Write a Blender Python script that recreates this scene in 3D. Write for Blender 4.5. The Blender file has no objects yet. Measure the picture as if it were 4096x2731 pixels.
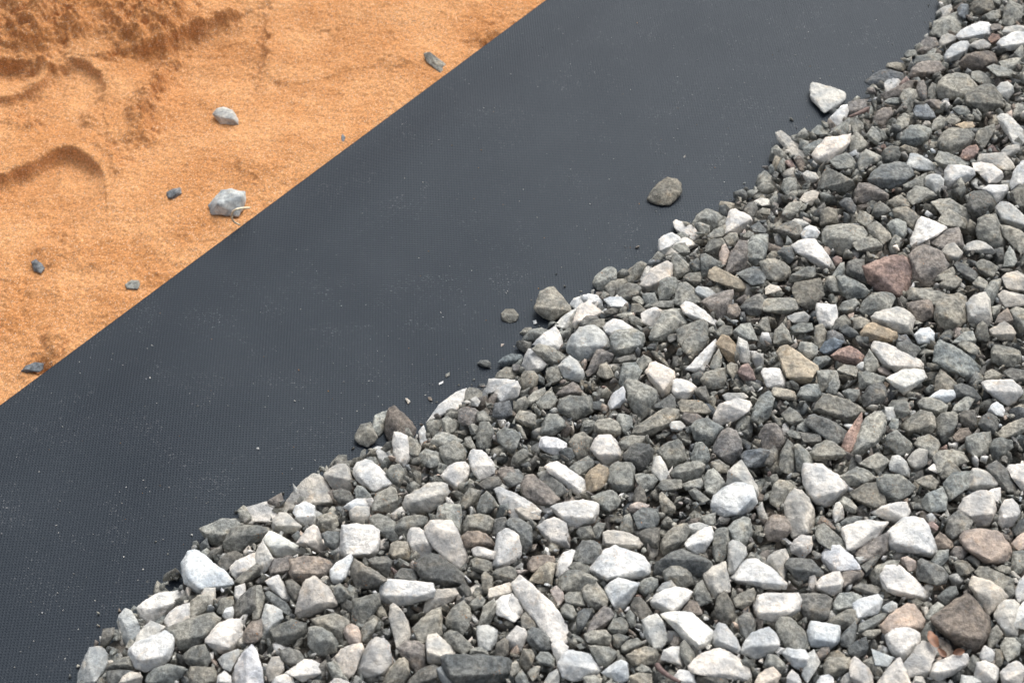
DATA = """
@0 2049
w 179,34 187,39 196,46 213,61 215,65 208,69 199,71 188,73 183,74 175,70 170,65 168,57 169,52 167,47 170,41 173,36 / 172,60 184,70 #big white slab jutting onto the membrane at the heap's lower left edge
g 183,15 195,11 203,6 212,6 219,6 226,9 228,13 214,14 212,20 206,29 203,33 195,30 190,24 186,20 / 190,20 208,20 #grey pointed stone overhanging the membrane beside a cream stone
g 212,15 222,12 236,12 246,14 248,18 240,25 228,33 218,37 210,36 205,32 206,27 211,21 / 213,22 236,20
w 126,87 133,81 146,74 157,73 166,71 171,75 171,79 164,85 155,90 144,100 134,102 131,98 127,92 / 137,89 158,84
l 115,88 120,90 126,99 130,106 127,114 124,120 118,125 113,119 111,113 108,101 109,95
l 131,108 138,99 143,102 152,105 143,110 132,115 124,120 126,112
w 118,126 124,120 138,114 151,109 158,112 160,119 159,127 155,136 148,141 141,143 133,146 126,143 120,136 118,130 / 128,136 150,132 #big smooth white stone near the lower left tip of the heap
g 152,106 164,101 177,99 186,94 196,92 203,97 200,104 190,113 188,119 180,124 165,126 161,122 160,114 156,110 / 165,117 186,113 #large olive grey stone right of the big smooth white stone
w 150,100 155,92 163,86 174,83 169,92 174,99 165,100 153,104
g 171,86 182,76 191,76 192,82 190,89 183,97 175,98 168,94
l 185,74 188,69 198,69 198,74 196,82 198,83 194,86 191,85
w 189,116 200,102 211,98 222,98 222,106 223,113 216,124 213,129 199,128 193,121 188,119 / 194,120 210,124 214,112
g 169,130 177,123 188,121 192,128 194,136 190,142 182,142 173,140 168,134
l 82,124 92,123 97,126 101,134 99,142 88,144 84,156 71,157 72,148 76,141 79,131 #leftmost upright pale stone of the heap
g 88,142 98,142 97,150 96,157 84,157 82,148
g 99,140 110,134 120,131 118,137 123,141 123,144 110,144 98,144 / 104,140 118,139
d 98,146 108,144 122,145 116,150 109,157 99,157
l 109,157 113,150 120,146 128,147 131,150 130,157
g 135,150 142,143 154,139 165,141 173,144 168,150 158,157 136,157 134,154
g 175,141 183,143 196,142 201,151 200,157 174,157 173,150
w 199,157 200,150 206,145 212,150 213,157
w 213,160 214,148 217,138 222,130 231,121 236,128 240,142 243,160
l 200,135 205,130 214,130 219,125 220,131 214,141 211,143 206,141
w 216,68 225,65 226,73 221,79 217,83 215,76
d 214,88 221,77 229,70 235,67 235,88 230,94 222,99 214,96 / 222,92 233,84
w 204,95 207,88 214,86 215,92 214,97 207,98
w 211,51 217,44 228,41 236,36 241,40 235,47 225,55 217,61 213,57
g 215,63 224,55 236,46 242,44 240,54 232,62 222,66
d 203,42 209,37 222,38 225,40 217,44 211,50 208,54 200,46
b 223,113 226,106 231,100 240,98 241,108 238,118 228,120
g 201,80 206,78 214,77 215,84 207,88 204,94 199,92
@1024 2049
l 15,7 21,0 28,0 33,5 37,10 42,13 38,18 27,19 16,17 15,12 / 18,12 36,12
w 34,0 37,-7 46,-10 54,-6 55,3 54,10 45,12 38,9 / 37,4 53,3
w -16,0 -8,-5 0,-7 11,-10 15,-5 20,-1 17,4 8,8 0,10 -7,8 #cream coloured stone at the heap edge
g 56,4 62,2 68,0 75,4 76,11 72,16 60,17 55,12
l 86,-2 92,-6 104,-5 105,2 102,8 100,11 91,10 87,7 86,3 / 88,4 103,3
g 104,5 112,1 119,3 128,9 127,17 131,25 124,27 115,21 110,14 105,11 / 115,18 126,16
g 128,12 135,4 150,2 157,4 158,10 152,14 143,14 138,25 131,21 127,16 / 132,13 150,12
w 79,12 88,11 95,13 107,12 113,17 113,23 114,29 111,37 107,41 95,41 85,42 79,41 77,34 78,26 79,19 / 84,39 104,38 #big square white block with a flat top
w 156,14 160,8 170,7 180,8 182,15 187,22 193,32 194,40 191,47 188,52 182,50 178,45 168,37 164,31 157,24 155,19 #tall waisted white stone
w 139,21 142,14 150,14 155,18 154,24 158,27 163,32 160,38 150,42 146,40 143,34 139,29 / 142,30 156,27
g 124,29 129,26 139,27 139,33 142,37 141,43 127,43 122,38 / 126,40 139,37
b 188,22 195,17 203,17 211,19 218,26 222,32 218,34 208,33 197,31 193,32 / 196,27 214,28
g 190,12 194,3 206,1 214,3 219,7 218,17 213,21 203,16 191,19
g 165,5 168,-6 175,-8 188,-7 189,5 188,20 187,22 182,15 180,7 170,7
d 219,6 229,4 233,12 232,17 226,20 221,24 217,20
w 220,28 222,20 229,15 236,16 241,24 244,32 243,40 239,45 230,49 222,52 217,50 220,42
w 198,34 203,31 209,32 215,36 220,36 219,43 212,43 205,41 200,40
g 197,44 202,41 211,43 217,46 217,53 207,56 200,54
d 145,48 150,42 160,37 168,39 176,45 184,52 190,55 187,59 194,62 193,67 180,68 167,68 157,64 150,58 / 160,60 182,63 #large dark stone below the tall waisted white stone
d 102,43 110,41 120,40 125,44 124,53 121,60 112,55 105,49 / 106,47 123,46
d 87,52 91,43 97,47 103,52 112,55 121,62 115,68 103,70 92,70 88,63 / 100,54 117,63
w 68,53 74,46 81,43 87,38 89,43 86,50 83,60 76,66 71,65 68,60 / 78,62
b 31,43 45,40 58,41 67,45 70,47 67,53 67,60 58,58 50,60 44,65 36,64 31,56 #big dark brown stone below the square white block
b 12,50 15,43 22,43 33,40 34,47 33,53 24,56 14,59
w 6,25 12,17 17,18 26,23 34,28 41,33 47,35 44,38 34,38 27,37 19,42 12,36 8,31
w 37,28 44,21 47,15 53,11 57,13 59,20 60,27 63,34 60,37 51,34 44,30 / 45,28 55,26
d 60,20 66,17 76,18 79,21 77,30 75,37 69,34 64,30 / 66,28 76,28
l 0,38 2,31 6,26 10,35 16,42 13,47 10,53 4,57 -2,60 -4,50 / 4,48
w 8,63 15,59 21,57 25,65 29,72 32,80 26,82 20,76 14,71
w 46,62 54,59 59,64 66,68 71,75 74,78 74,85 65,89 58,92 51,95 40,97 36,92 37,86 40,80 41,72 / 55,84 70,82 #big three cornered white stone
d 27,63 33,61 41,68 39,81 34,81 29,72
d 8,74 12,72 20,77 28,83 33,91 32,96 22,90 12,81
g -1,68 5,67 8,78 7,84 3,95 -3,98 -5,80
g 69,69 77,65 81,68 88,78 80,82 74,84 74,77
w 115,66 121,61 130,63 139,65 150,64 162,65 164,72 163,78 152,80 143,82 135,86 128,84 122,82 114,82 113,77 / 118,76 150,77 #long flat white bar lying level
l 153,94 155,84 161,77 165,71 175,70 183,70 186,75 180,81 174,84 166,88 159,91 / 165,80
g 89,80 97,79 108,75 113,74 114,84 109,90 105,98 97,105 88,101 / 95,86
l 123,86 126,83 131,87 136,93 140,101 142,112 141,117 130,119 127,113 124,105 122,97
g 143,107 152,97 161,90 170,87 171,97 171,112 165,113 158,117 148,116
g 174,97 180,88 191,80 196,87 198,95 196,104 190,113 184,109 175,105 / 184,100
g 172,112 178,108 185,109 192,116 198,121 197,126 192,130 182,126 173,118
l 158,113 166,111 175,119 184,127 183,130 173,130 172,139 158,138 160,128 156,120
b 130,124 138,118 149,118 156,122 157,133 155,145 147,147 140,138 133,131 / 140,128 154,130
g 116,157 122,143 131,134 136,133 140,138 141,147 135,157 118,159
d 141,153 150,144 163,139 167,142 162,150 155,157 139,157
l 166,143 171,141 175,147 183,155 183,157 172,157 168,152
d 171,132 176,130 188,134 199,133 213,131 225,132 236,136 240,147 230,151 224,159 186,159 176,148 171,140 / 180,150 225,148 #broad dark grey slab at the bottom edge
g 196,125 206,123 213,127 214,131 200,133 196,131
l 203,105 213,103 222,108 221,119 216,127 205,123 203,115
d 219,131 221,120 228,115 232,118 232,130 225,135
w 220,82 225,77 234,75 240,79 245,90 243,95 236,98 227,95 221,93
l 213,78 214,70 223,68 233,64 236,68 234,75 224,77 220,80 215,82
g 198,81 206,76 211,80 207,87 200,90 195,86
g 205,101 209,86 219,79 220,92 215,103 208,104
d 186,69 190,65 196,68 199,76 190,78 186,74
g 208,70 207,57 211,54 218,60 218,68 212,76
g 216,57 221,52 232,49 238,51 240,60 233,65 222,63 218,60
d 128,56 134,51 145,52 150,57 148,64 134,63 127,61
g 51,98 62,95 72,92 80,95 86,100 82,108 80,122 72,112 66,108 56,104 52,101
g 48,106 54,104 63,107 70,111 76,120 74,127 65,132 55,131 48,121 / 58,118 70,118
g 13,108 22,103 33,98 46,102 46,110 41,116 32,121 24,124 18,117
l 3,103 7,90 9,84 16,86 24,90 25,97 19,103 11,108 12,115 5,117
p 80,110 83,104 88,102 94,105 97,113 97,120 90,122 85,120
g 96,108 101,101 110,96 112,100 108,111 104,119 97,120
d 22,127 30,124 40,127 46,136 40,142 32,142 24,136
w 73,132 78,125 86,122 97,120 99,125 93,130 91,137 90,148 85,152 79,145 74,138
w 91,138 97,130 106,118 109,115 117,115 123,122 123,131 124,139 120,147 110,151 104,153 95,151 92,144
w 27,147 36,142 44,135 51,135 59,139 57,146 50,154 43,155 36,150
l 9,145 14,133 21,132 25,138 26,145 22,151 12,155
w 14,157 18,150 26,148 33,149 36,159
g 65,138 73,136 78,143 85,153 86,157 73,157 68,147
d 57,141 64,135 66,140 69,149 60,150 56,146
w 67,157 72,152 80,152 87,157 80,162
@2048 2049
w 23,13 30,8 38,4 44,6 50,10 51,18 52,28 53,33 45,32 37,31 33,25 27,19 / 36,25 50,27 #white wedge with a dark hollow above it
d -6,10 0,4 8,6 18,13 19,22 18,33 12,38 9,30 5,20 0,15
l 2,-4 10,-9 20,-8 26,-2 26,6 18,5 8,6
g 59,18 62,14 72,12 74,17 77,23 70,25 63,25
g 74,14 79,9 86,10 84,18 80,25 75,24
l 84,18 88,16 100,17 108,19 116,23 120,29 117,33 109,34 97,31 84,31 / 86,28 112,30
g 98,15 103,3 108,1 112,8 112,19 106,18 100,17
d 111,2 120,-5 134,-3 136,5 133,13 122,15 115,13
d 112,18 120,15 128,14 136,14 136,24 134,33 122,32 120,25
g 137,26 144,17 152,11 161,10 163,17 160,25 155,31 146,37 139,40 136,33
w 158,28 163,23 171,18 178,12 183,13 186,21 181,28 177,36 170,39 162,34 #white egg shaped stone leaning to the right
l 162,11 172,9 181,12 172,17 166,21 163,19
g 184,27 188,15 198,14 200,26 198,36 194,46 187,47 184,36
g 198,15 204,8 213,4 219,6 221,17 219,25 214,32 205,25 200,22
g 174,3 187,0 187,10 182,13 176,10
l 198,44 199,28 203,25 210,28 215,32 216,38 211,43 207,50 204,57 199,56
w 201,60 208,49 216,43 224,43 231,46 238,50 246,58 252,65 251,70 240,71 225,68 208,65 / 206,62 246,66 #broad white slab with a thin dark lower face
l 175,57 181,51 190,48 196,45 197,52 198,62 201,72 195,70 190,77 186,80 181,72 177,64
d 130,50 132,46 142,40 148,36 157,34 166,38 178,42 182,45 183,50 180,57 170,60 164,52 150,52 138,58 130,57 / 140,42 178,45 #wide dark stone with a pale upper face
g 139,54 146,49 153,47 162,51 165,58 166,66 158,70 148,66 140,63
w 71,52 78,44 86,34 95,31 103,35 113,37 121,40 127,48 127,55 120,60 111,61 99,60 93,62 88,64 80,60 74,56 / 88,60 120,53 #largest bright white boulder in the lower middle
w 40,58 41,46 47,37 55,34 58,35 54,42 53,46 48,53 42,59
d 54,42 59,33 65,26 75,26 81,30 82,38 77,46 70,48 62,46
g 51,50 57,45 66,46 72,50 74,55 68,54 60,54
b 14,47 19,40 28,39 38,40 40,45 32,50 22,53 15,52
g 16,63 20,56 26,49 33,45 40,47 38,58 36,67 31,65 24,60
g 42,66 44,59 50,53 60,53 72,57 78,62 70,66 64,74 52,73 44,69
p 35,71 41,67 47,73 49,79 41,83 38,79
g 48,77 52,73 64,73 68,80 66,87 58,87 51,82
g 64,72 68,64 75,60 79,66 86,75 89,79 87,86 76,90 71,85 66,79 / 76,82
w 85,70 90,64 97,60 106,62 117,65 114,72 110,80 104,88 96,92 93,85 90,76
g 116,67 121,61 128,59 134,61 134,67 130,73 122,77 116,72
w 127,81 132,75 140,71 150,68 160,70 166,73 162,80 156,88 150,92 137,93 129,87 / 132,82 148,90
l 132,72 138,65 146,62 151,68 142,70
d 109,85 112,78 118,77 123,83 129,92 128,97 116,96 110,91
g 165,74 170,65 175,62 180,73 185,82 178,82 168,80
b 156,90 162,81 170,82 175,92 168,95
g 186,88 189,78 195,72 201,79 204,86 207,94 205,103 197,103 188,97
g 203,80 207,75 215,73 222,69 224,74 221,83 213,89 204,86
w 222,84 226,76 235,74 250,74 262,74 266,80 264,90 255,95 240,101 229,100 223,92 / 226,92 258,91 #thick white brick shaped stone right of the finger shaped one
d 207,97 213,92 219,92 224,100 223,110 217,117 210,110
w 209,129 214,119 221,110 229,108 236,105 243,112 246,118 243,126 236,132 222,134
w 137,94 145,92 158,91 165,92 172,100 179,105 185,109 185,115 182,121 176,124 170,126 163,122 158,115 152,108 146,100 / 151,101 172,122 #large white slab with a tan stain at its centre
l 119,99 126,95 133,93 138,99 141,106 143,117 138,124 132,125 126,120 121,112
w 185,111 190,101 196,103 202,110 208,119 211,126 207,129 198,127 187,124 184,119
w 163,141 168,133 175,129 183,127 191,125 199,128 207,132 213,138 217,142 217,149 220,154 214,155 204,152 192,147 183,147 171,148 164,146 #broad white domed stone near the bottom edge
w 149,150 154,144 163,145 168,149 169,159 151,159
d 169,157 171,150 180,147 190,148 199,152 200,160 185,163
w 137,135 139,126 147,123 154,123 156,130 158,139 157,142 146,138
g 155,120 159,117 163,123 168,129 167,136 161,142 156,135 154,127
g 105,131 113,126 122,123 132,124 135,131 132,139 120,141 110,140
g 70,122 78,122 88,123 97,128 93,136 86,142 80,140 74,131
g 99,123 104,118 115,115 121,120 113,126 104,130 100,128
g 92,112 98,111 108,114 102,119 98,125 93,122
w 42,139 46,131 52,126 64,128 72,130 78,138 82,145 78,149 66,153 56,155 47,151 44,144 / 54,140 76,144 #rounded white stone with a grey front near the bottom
w 36,121 40,117 46,118 52,123 51,127 45,132 41,139 38,130
w 82,147 89,141 95,137 100,135 106,138 107,147 107,154 98,157 90,151 / 97,147
d 14,109 19,105 26,107 34,112 37,118 36,126 26,128 17,122 13,116
w 0,110 4,104 12,107 14,112 12,119 8,128 -3,126 -6,116 / 2,118
w 0,66 8,59 14,63 18,70 28,76 37,83 43,92 49,101 52,112 50,119 44,119 37,116 28,105 18,94 10,87 6,80 4,74 #long finger shaped white stone
w -4,84 0,74 5,80 10,90 11,94 2,99 -5,97
b 68,108 72,100 78,92 84,86 90,88 94,94 89,102 82,108 75,112
g 88,107 93,98 100,96 107,100 107,108 102,113 94,112
g 66,112 72,108 86,108 91,113 90,122 78,122 68,118
d 60,92 66,88 74,89 70,98 66,107 60,110 59,101
g 45,88 50,82 56,86 60,94 57,99 50,97 45,93
g 104,95 108,89 113,94 114,104 109,106
g 21,134 26,128 34,128 39,134 39,142 30,140
g 7,135 10,125 18,126 21,132 17,140 13,146 8,141
g 0,138 4,136 8,144 6,148 -2,148
l 28,158 34,148 42,143 44,150 43,158
g 3,152 9,144 13,150 17,157 4,157
g 14,147 20,141 26,141 24,150 19,155
g 108,150 116,147 128,148 130,159 110,159
g 113,144 119,139 126,142 129,147 118,147
w 222,159 226,149 233,144 240,141 247,149 243,159
d 8,97 12,91 20,100 24,105 12,106
g 65,151 76,149 83,152 82,157 67,157
@3072 2049
b -3,12 2,3 8,2 15,4 20,9 22,16 17,22 10,27 0,25 -4,20 / 4,16 18,17
w 20,32 24,25 30,21 40,22 41,29 39,36 33,42 25,39 21,36 / 30,32
l 0,40 8,35 16,33 19,39 20,44 15,47 16,55 14,62 8,53 2,48 -2,46
d 15,48 20,42 30,42 40,43 46,50 51,55 49,62 39,60 37,64 29,65 22,57 / 24,52 44,55 #dark grey stone behind the thin upright white sliver
w 38,52 41,50 44,52 44,63 45,69 41,73 37,70 38,60 #thin upright white sliver
w 44,65 49,59 60,54 66,54 69,63 67,73 60,77 50,74 45,71 / 46,69 55,67 67,66
w 49,38 54,32 60,30 66,30 71,36 77,40 83,48 85,52 76,52 66,54 58,54 53,49 49,43
b 68,55 76,53 85,54 85,60 78,66 70,70 68,63
g 43,22 46,12 52,10 60,18 66,24 72,30 80,35 73,36 62,30 54,32 48,28
b 45,10 50,3 57,8 62,14 60,17 53,11
w 68,15 75,12 82,8 90,7 98,9 110,9 106,15 102,22 97,28 88,31 79,36 74,32 71,25 68,20 #flat white stone pointing right at a domed white stone
d 66,9 72,5 80,3 87,4 85,7 76,10 68,12
b 79,38 85,33 96,27 103,21 110,19 110,35 103,41 90,40
w 110,17 117,11 125,5 134,4 142,6 147,12 150,20 154,28 155,36 151,41 140,39 128,37 115,36 110,30 109,23 / 117,28 135,30 148,37 #big domed white stone with a brownish front face
r 146,10 151,8 157,13 153,18 148,14
d 163,16 166,6 174,-2 186,0 190,6 186,12 178,17 172,25 165,23
d 225,17 230,8 236,4 240,10 240,20 229,21
p 176,22 181,17 190,15 200,16 211,17 217,24 223,31 224,39 219,45 208,48 198,46 190,40 181,33 177,27 / 184,34 205,44 #big pinkish white rounded stone near the right edge
b 153,24 158,18 163,21 169,27 171,31 165,34 156,33
g 150,45 156,35 166,34 166,42 160,49 153,49
b 168,36 172,31 179,31 183,37 178,43 169,42
g 170,46 175,43 183,45 187,50 190,53 184,58 175,58
p 122,42 128,40 136,45 136,52 132,54 123,47
d 136,58 138,45 141,42 147,47 151,50 160,50 166,58 163,65 152,62 144,64 138,62
g 190,55 194,49 202,50 215,56 226,61 225,69 216,68 205,64 196,59
g 216,68 226,66 227,75 222,80 216,77
l 185,66 188,58 196,61 206,64 215,70 221,77 213,84 208,90 203,94 197,88 191,78 186,70 / 190,72 204,78
w 226,74 230,63 236,57 241,70 236,80 228,80
w 103,58 108,49 114,48 121,49 130,56 135,62 141,68 146,73 147,78 143,81 133,80 122,77 109,72 105,66 / 110,70 140,77 #large white slab sloping down to the right
g 92,57 100,49 112,44 121,44 119,48 109,49 103,58 103,67 96,66
d 77,69 84,65 95,66 105,70 102,75 94,77 84,73
l 80,41 89,40 95,41 90,45 84,48
d 85,49 93,44 101,38 103,41 98,48 88,51
g 59,83 66,74 78,73 86,77 82,84 76,89 66,91 60,88
w 77,84 84,79 94,77 101,75 105,80 104,86 101,93 93,96 87,97 83,92 78,89
d 30,75 42,74 52,75 59,79 57,90 52,99 44,101 34,97 29,88 31,82 #dark grey round stone right of the brick shaped white stone
l 104,88 108,84 114,81 119,84 118,90 110,93 105,91
p 103,104 108,97 116,93 120,88 127,84 134,84 139,90 144,99 143,106 138,111 132,106 124,103 116,105 107,112 104,108
w 107,113 114,106 122,103 131,105 139,111 140,118 136,126 128,132 124,137 115,131 110,122 #round white stone sitting below a pinkish white one
b 150,97 158,91 166,86 175,81 182,74 188,79 193,86 195,91 201,95 205,104 204,115 197,124 190,129 180,126 170,119 160,109 152,103 / 164,110 196,117 #largest dark brown boulder near the lower right corner
g 156,78 161,72 167,68 173,68 175,75 168,82 162,86
g 144,96 150,86 156,82 162,86 158,91 150,97 146,100
g 140,112 146,103 150,98 154,105 148,114 141,118
b 155,115 162,117 168,122 171,128 166,131 160,126 155,120
l 207,94 211,86 218,80 226,80 231,84 225,92 223,97 226,105 229,113 218,114 213,103 208,97
w 224,95 229,88 235,82 242,84 243,100 236,107 229,105 225,101
g 201,120 205,108 210,103 216,112 212,118 207,125 202,122
g 213,122 218,115 226,115 232,121 231,130 222,136 215,131
w 194,130 199,122 205,125 210,130 207,138 200,138 195,135
w 148,146 153,138 164,133 176,129 183,130 185,138 178,144 166,151 158,155 149,151 / 152,147 172,144 #flat topped white stone under the largest dark brown boulder
w 192,137 200,136 207,139 212,143 212,151 209,159 190,157 190,147
w 213,147 220,140 228,136 233,139 235,146 232,159 216,159
g 182,140 188,130 194,134 193,142 186,146
w 124,140 132,131 140,125 141,118 147,121 157,122 150,130 146,136 145,144 145,152 138,150 130,146 125,145
w 98,159 107,147 114,140 119,133 122,133 124,142 124,151 132,159
l 132,159 135,150 142,150 146,159
l 95,125 102,128 110,131 116,133 112,138 105,142 100,135
w 75,136 80,132 86,138 93,143 96,150 97,159 79,159 75,146
g 87,137 95,132 100,136 105,146 100,151 95,145
g 51,140 55,133 62,133 75,133 75,143 70,149 58,152 52,149
g 51,136 57,128 64,126 70,130 72,133 58,134
w 36,109 40,100 50,102 60,103 66,104 66,113 65,119 57,126 48,123 40,123 37,116 #squarish white stone between two dark grey ones
g 7,102 11,96 19,95 26,101 33,108 37,118 39,123 28,125 15,123 10,114
w 12,128 18,124 26,125 34,126 38,133 37,141 30,145 24,142 17,135
w 6,128 10,123 16,125 12,130
g 0,130 8,131 14,137 18,142 12,148 3,147 -4,140
w 17,159 18,149 22,144 28,149 32,159
w 43,159 48,150 56,148 60,152 60,159
l 36,130 42,126 45,132 48,138 42,147 34,154 31,149 37,142
b 44,130 49,124 56,123 57,127 50,136 46,135
g 53,101 62,95 72,89 82,88 86,93 84,100 75,105 66,108 58,103
g 83,103 92,98 102,93 109,92 107,98 98,106 90,110 83,110
d 66,115 72,107 80,100 82,105 80,117 74,124 67,122
d 73,125 80,118 90,114 92,121 90,131 82,134 74,130
g 85,111 95,108 103,107 104,110 96,116 88,114
l 66,155 70,149 77,145 78,154 76,157 67,157
l 176,159 178,149 188,150 196,153 196,159
g 223,50 225,36 236,35 240,45 232,56 226,57
p 223,29 230,21 238,17 241,30 232,35 225,32
g 208,51 215,48 223,50 223,56 215,55
d 182,42 187,39 194,44 195,48 188,48
g 209,125 214,126 217,134 213,142 209,140
@1024 1366
l 21,157 28,150 33,143 36,136 44,127 52,122 58,122 64,127 67,134 70,140 72,149 66,152 54,154 50,150 40,146 33,149 29,153 / 52,148 68,148 #large pale grey boulder on the heap's left edge
l 62,122 66,118 75,112 83,112 86,117 88,124 89,131 88,137 77,136 71,136 66,128 / 70,124 87,127
g 66,117 69,111 76,104 83,104 84,111 76,112 70,117
d 70,137 78,135 86,137 90,144 84,149 78,150 72,144
w 90,116 93,111 100,108 106,109 113,115 120,122 125,129 124,133 114,140 107,138 99,132 92,127 90,122 / 94,123 108,138 122,132 #big smooth white stone above two grey ones near the heap edge
w 108,98 112,96 120,97 123,100 122,106 124,110 119,116 114,112 111,105
g 102,108 107,102 109,102 113,110 116,117 110,112
w 127,83 133,84 139,87 139,94 141,101 143,106 138,111 136,116 132,113 127,108 126,100 125,92 #upright white flake leaning on the brown edge stone
g 91,86 96,77 105,74 109,82 112,88 108,93 102,97 95,94 91,90 / 104,82 #leftmost of three grey brown stones huddled on the membrane
g 107,76 109,68 116,65 121,63 119,73 117,83 113,87 109,82
b 118,82 119,70 122,61 127,59 133,64 138,68 143,74 147,80 146,86 140,87 133,83 128,84 125,92 120,88 #tall brown lump at the heap edge beside two smaller grey ones
w 157,74 163,67 168,58 176,52 185,46 193,43 192,50 190,55 184,60 175,61 168,66 #long white stone lying along the heap edge
w 149,83 154,77 156,84 158,92 161,99 157,100 151,94
g 156,75 160,71 169,70 171,76 167,83 162,90 158,84
g 171,71 175,68 180,71 187,76 184,83 180,84 171,79
d 174,63 180,61 187,64 188,69 184,73 177,70 172,67
g 160,92 165,85 172,83 182,86 190,91 185,94 176,93 171,97 164,97
b 186,63 192,60 201,61 207,66 206,72 204,77 197,75 190,77 186,73
g 203,65 209,63 215,69 217,73 208,76 203,73
g 204,79 206,74 214,74 217,78 219,84 217,95 212,99 203,97 202,87
g 195,78 199,75 205,78 203,85 198,86
g 191,95 192,88 197,87 201,95 202,99 193,97
s 217,69 219,57 233,54 235,62 235,69 226,72 #small blue grey cube near the heap edge
w 212,41 214,34 225,34 238,35 240,40 230,41 221,42 216,48 212,45
w 219,47 222,42 230,39 240,36 243,42 241,50 237,54 229,54 222,54
g 191,54 192,46 196,42 204,43 211,49 208,54 204,58 199,52 195,58
l 197,53 202,50 206,55 204,60 198,59
g 219,34 222,28 230,23 240,25 240,33 230,35
d 222,19 227,14 235,11 243,12 246,16 238,21 228,24
x 203,20 206,17 213,17 216,20 215,24 208,23
x 137,52 139,52 142,55 140,57
x 158,51 161,51 162,54 159,54
x 168,38 172,36 172,38 169,39
x 174,30 178,28 178,31 174,32
x 225,2 228,2 227,4 225,4
g 138,89 142,87 148,90 152,97 150,104 147,108 142,103 139,96
g 119,120 124,114 132,112 136,118 135,128 131,135 125,130
g 168,97 175,95 183,91 190,95 193,104 192,110 184,114 176,116 171,109 169,103
g 150,104 156,98 168,102 171,112 164,117 156,115 151,110
w 170,123 176,115 184,111 192,110 197,115 196,122 193,128 191,134 186,139 179,132 173,127 #white diamond shaped stone
w 195,107 197,101 200,99 208,100 215,107 221,116 219,121 212,125 205,127 200,122 197,115 / 199,115 212,113 #white stone with a square grey front right of the diamond shaped one
l 135,148 138,142 148,136 158,131 170,129 176,131 177,139 173,146 167,152 160,157 145,157 137,154 / 145,147 168,140 #large rounded stone with a pale crest and grey front
g 110,140 117,139 124,133 129,135 131,145 130,157 107,157 106,150
w 80,152 88,146 93,144 97,148 106,144 107,152 104,158 88,157
g 90,137 93,132 98,133 105,140 106,144 100,148 94,144
b 222,120 224,116 236,115 240,124 238,132 227,132
w 219,136 222,133 230,136 240,140 252,147 262,155 258,162 247,160 236,156 227,147 #long white splinter pointing up left
d 204,131 213,124 223,124 226,130 218,138 208,134
g 190,142 196,134 207,137 203,147 195,152 188,150
g 203,152 206,143 212,137 218,143 222,150 216,157 203,157
g 221,84 228,79 238,81 243,86 240,95 235,103 228,98 222,92
@2048 1366
w 12,12 15,7 19,7 26,14 32,21 28,26 22,30 12,27 9,22
g 7,35 11,27 20,27 24,32 23,40 18,46 10,44
g 18,7 26,2 34,4 44,10 52,14 44,20 40,23 32,20 26,14
w 19,3 30,-8 40,-14 45,-6 46,2 48,9 40,5 32,3 26,1 #white triangular stone standing at the heap edge
l 50,3 55,-6 62,-13 75,-15 83,-10 88,-4 90,6 80,10 75,14 68,18 62,18 56,12 50,9 / 60,4 85,4
g 90,-4 95,-10 112,-12 121,-8 122,0 120,6 108,12 96,14 92,8 / 95,8 118,3
b 68,29 72,20 77,8 82,7 94,12 92,17 84,20 78,27 70,32 / 82,12
g 78,30 81,21 87,19 91,25 94,32 87,35 80,32
l 42,23 47,17 53,13 60,18 65,25 67,32 64,38 56,35 48,33 45,28
g 31,27 36,23 43,23 47,29 44,36 37,40 32,36
d 95,16 104,13 112,12 115,17 110,19 100,20 95,19
g 115,18 121,12 127,15 130,20 124,26 117,24
g 98,38 101,28 102,20 113,19 120,27 112,34 104,36 102,42
w 123,28 127,20 132,19 142,23 149,27 150,33 147,42 143,49 138,51 135,49 131,40 126,33 / 126,30 139,44 #bright white shield shaped stone with its point down
w 148,36 151,34 162,36 170,42 164,51 160,53 150,52 147,46 / 150,46 164,46
g 103,38 106,35 115,36 125,40 133,45 134,51 130,60 127,67 119,73 112,65 107,57 105,47 / 119,54 #large grey pyramid shaped stone
w 89,54 93,47 102,41 104,46 104,54 100,60 90,62 88,58
g 42,61 44,53 52,50 64,50 72,50 74,58 74,65 66,69 58,72 50,69 44,65 / 48,63 70,60 #large grey block with a bluish top near three small stones
g 29,80 31,70 34,66 42,67 48,72 50,77 44,82 39,86 27,86 26,82
g 2,71 7,63 15,64 22,67 22,77 13,78 5,74
b 40,49 47,42 56,37 61,40 66,47 60,50 48,52
g 22,56 28,50 36,45 39,50 42,54 36,60 25,62
g 1,62 5,53 12,50 16,58 13,63 4,66
g 14,52 20,46 30,42 31,46 24,54 20,60 14,59
g 75,76 79,72 90,70 97,74 101,80 99,86 94,88 84,86 76,82
g 97,66 103,66 110,69 111,77 104,86 100,80 96,72
g 110,85 113,78 122,72 132,66 141,61 146,62 153,63 153,70 146,76 138,81 127,86 116,87 / 117,84 146,74 #long grey slab slanting up to the right
d 130,59 136,55 146,48 150,52 148,56 138,62 131,62
g 152,56 156,53 172,54 179,58 183,64 180,67 168,66 160,63
w 186,67 190,58 197,55 208,52 218,55 220,59 217,65 210,70 201,75 190,77 185,73 #white tilted stone with orange sand on its tip
g 220,68 222,60 228,50 236,45 241,52 238,68 228,76 219,73
l 193,49 198,47 213,47 217,51 212,54 196,54
g 173,34 178,28 188,25 196,24 197,34 194,43 184,44 176,41 / 180,37
d 167,45 172,42 178,41 182,52 180,57 172,52
w 160,25 167,18 175,10 182,2 187,-2 188,5 184,12 180,20 177,27 168,28 / 172,24 184,6 #curved white sliver like a tusk
o 190,0 193,-6 199,-5 205,2 207,8 207,18 209,23 203,20 198,18 193,9 #tan stone right of the tusk shaped sliver
g 181,24 185,14 190,6 193,14 192,24 188,26
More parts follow.
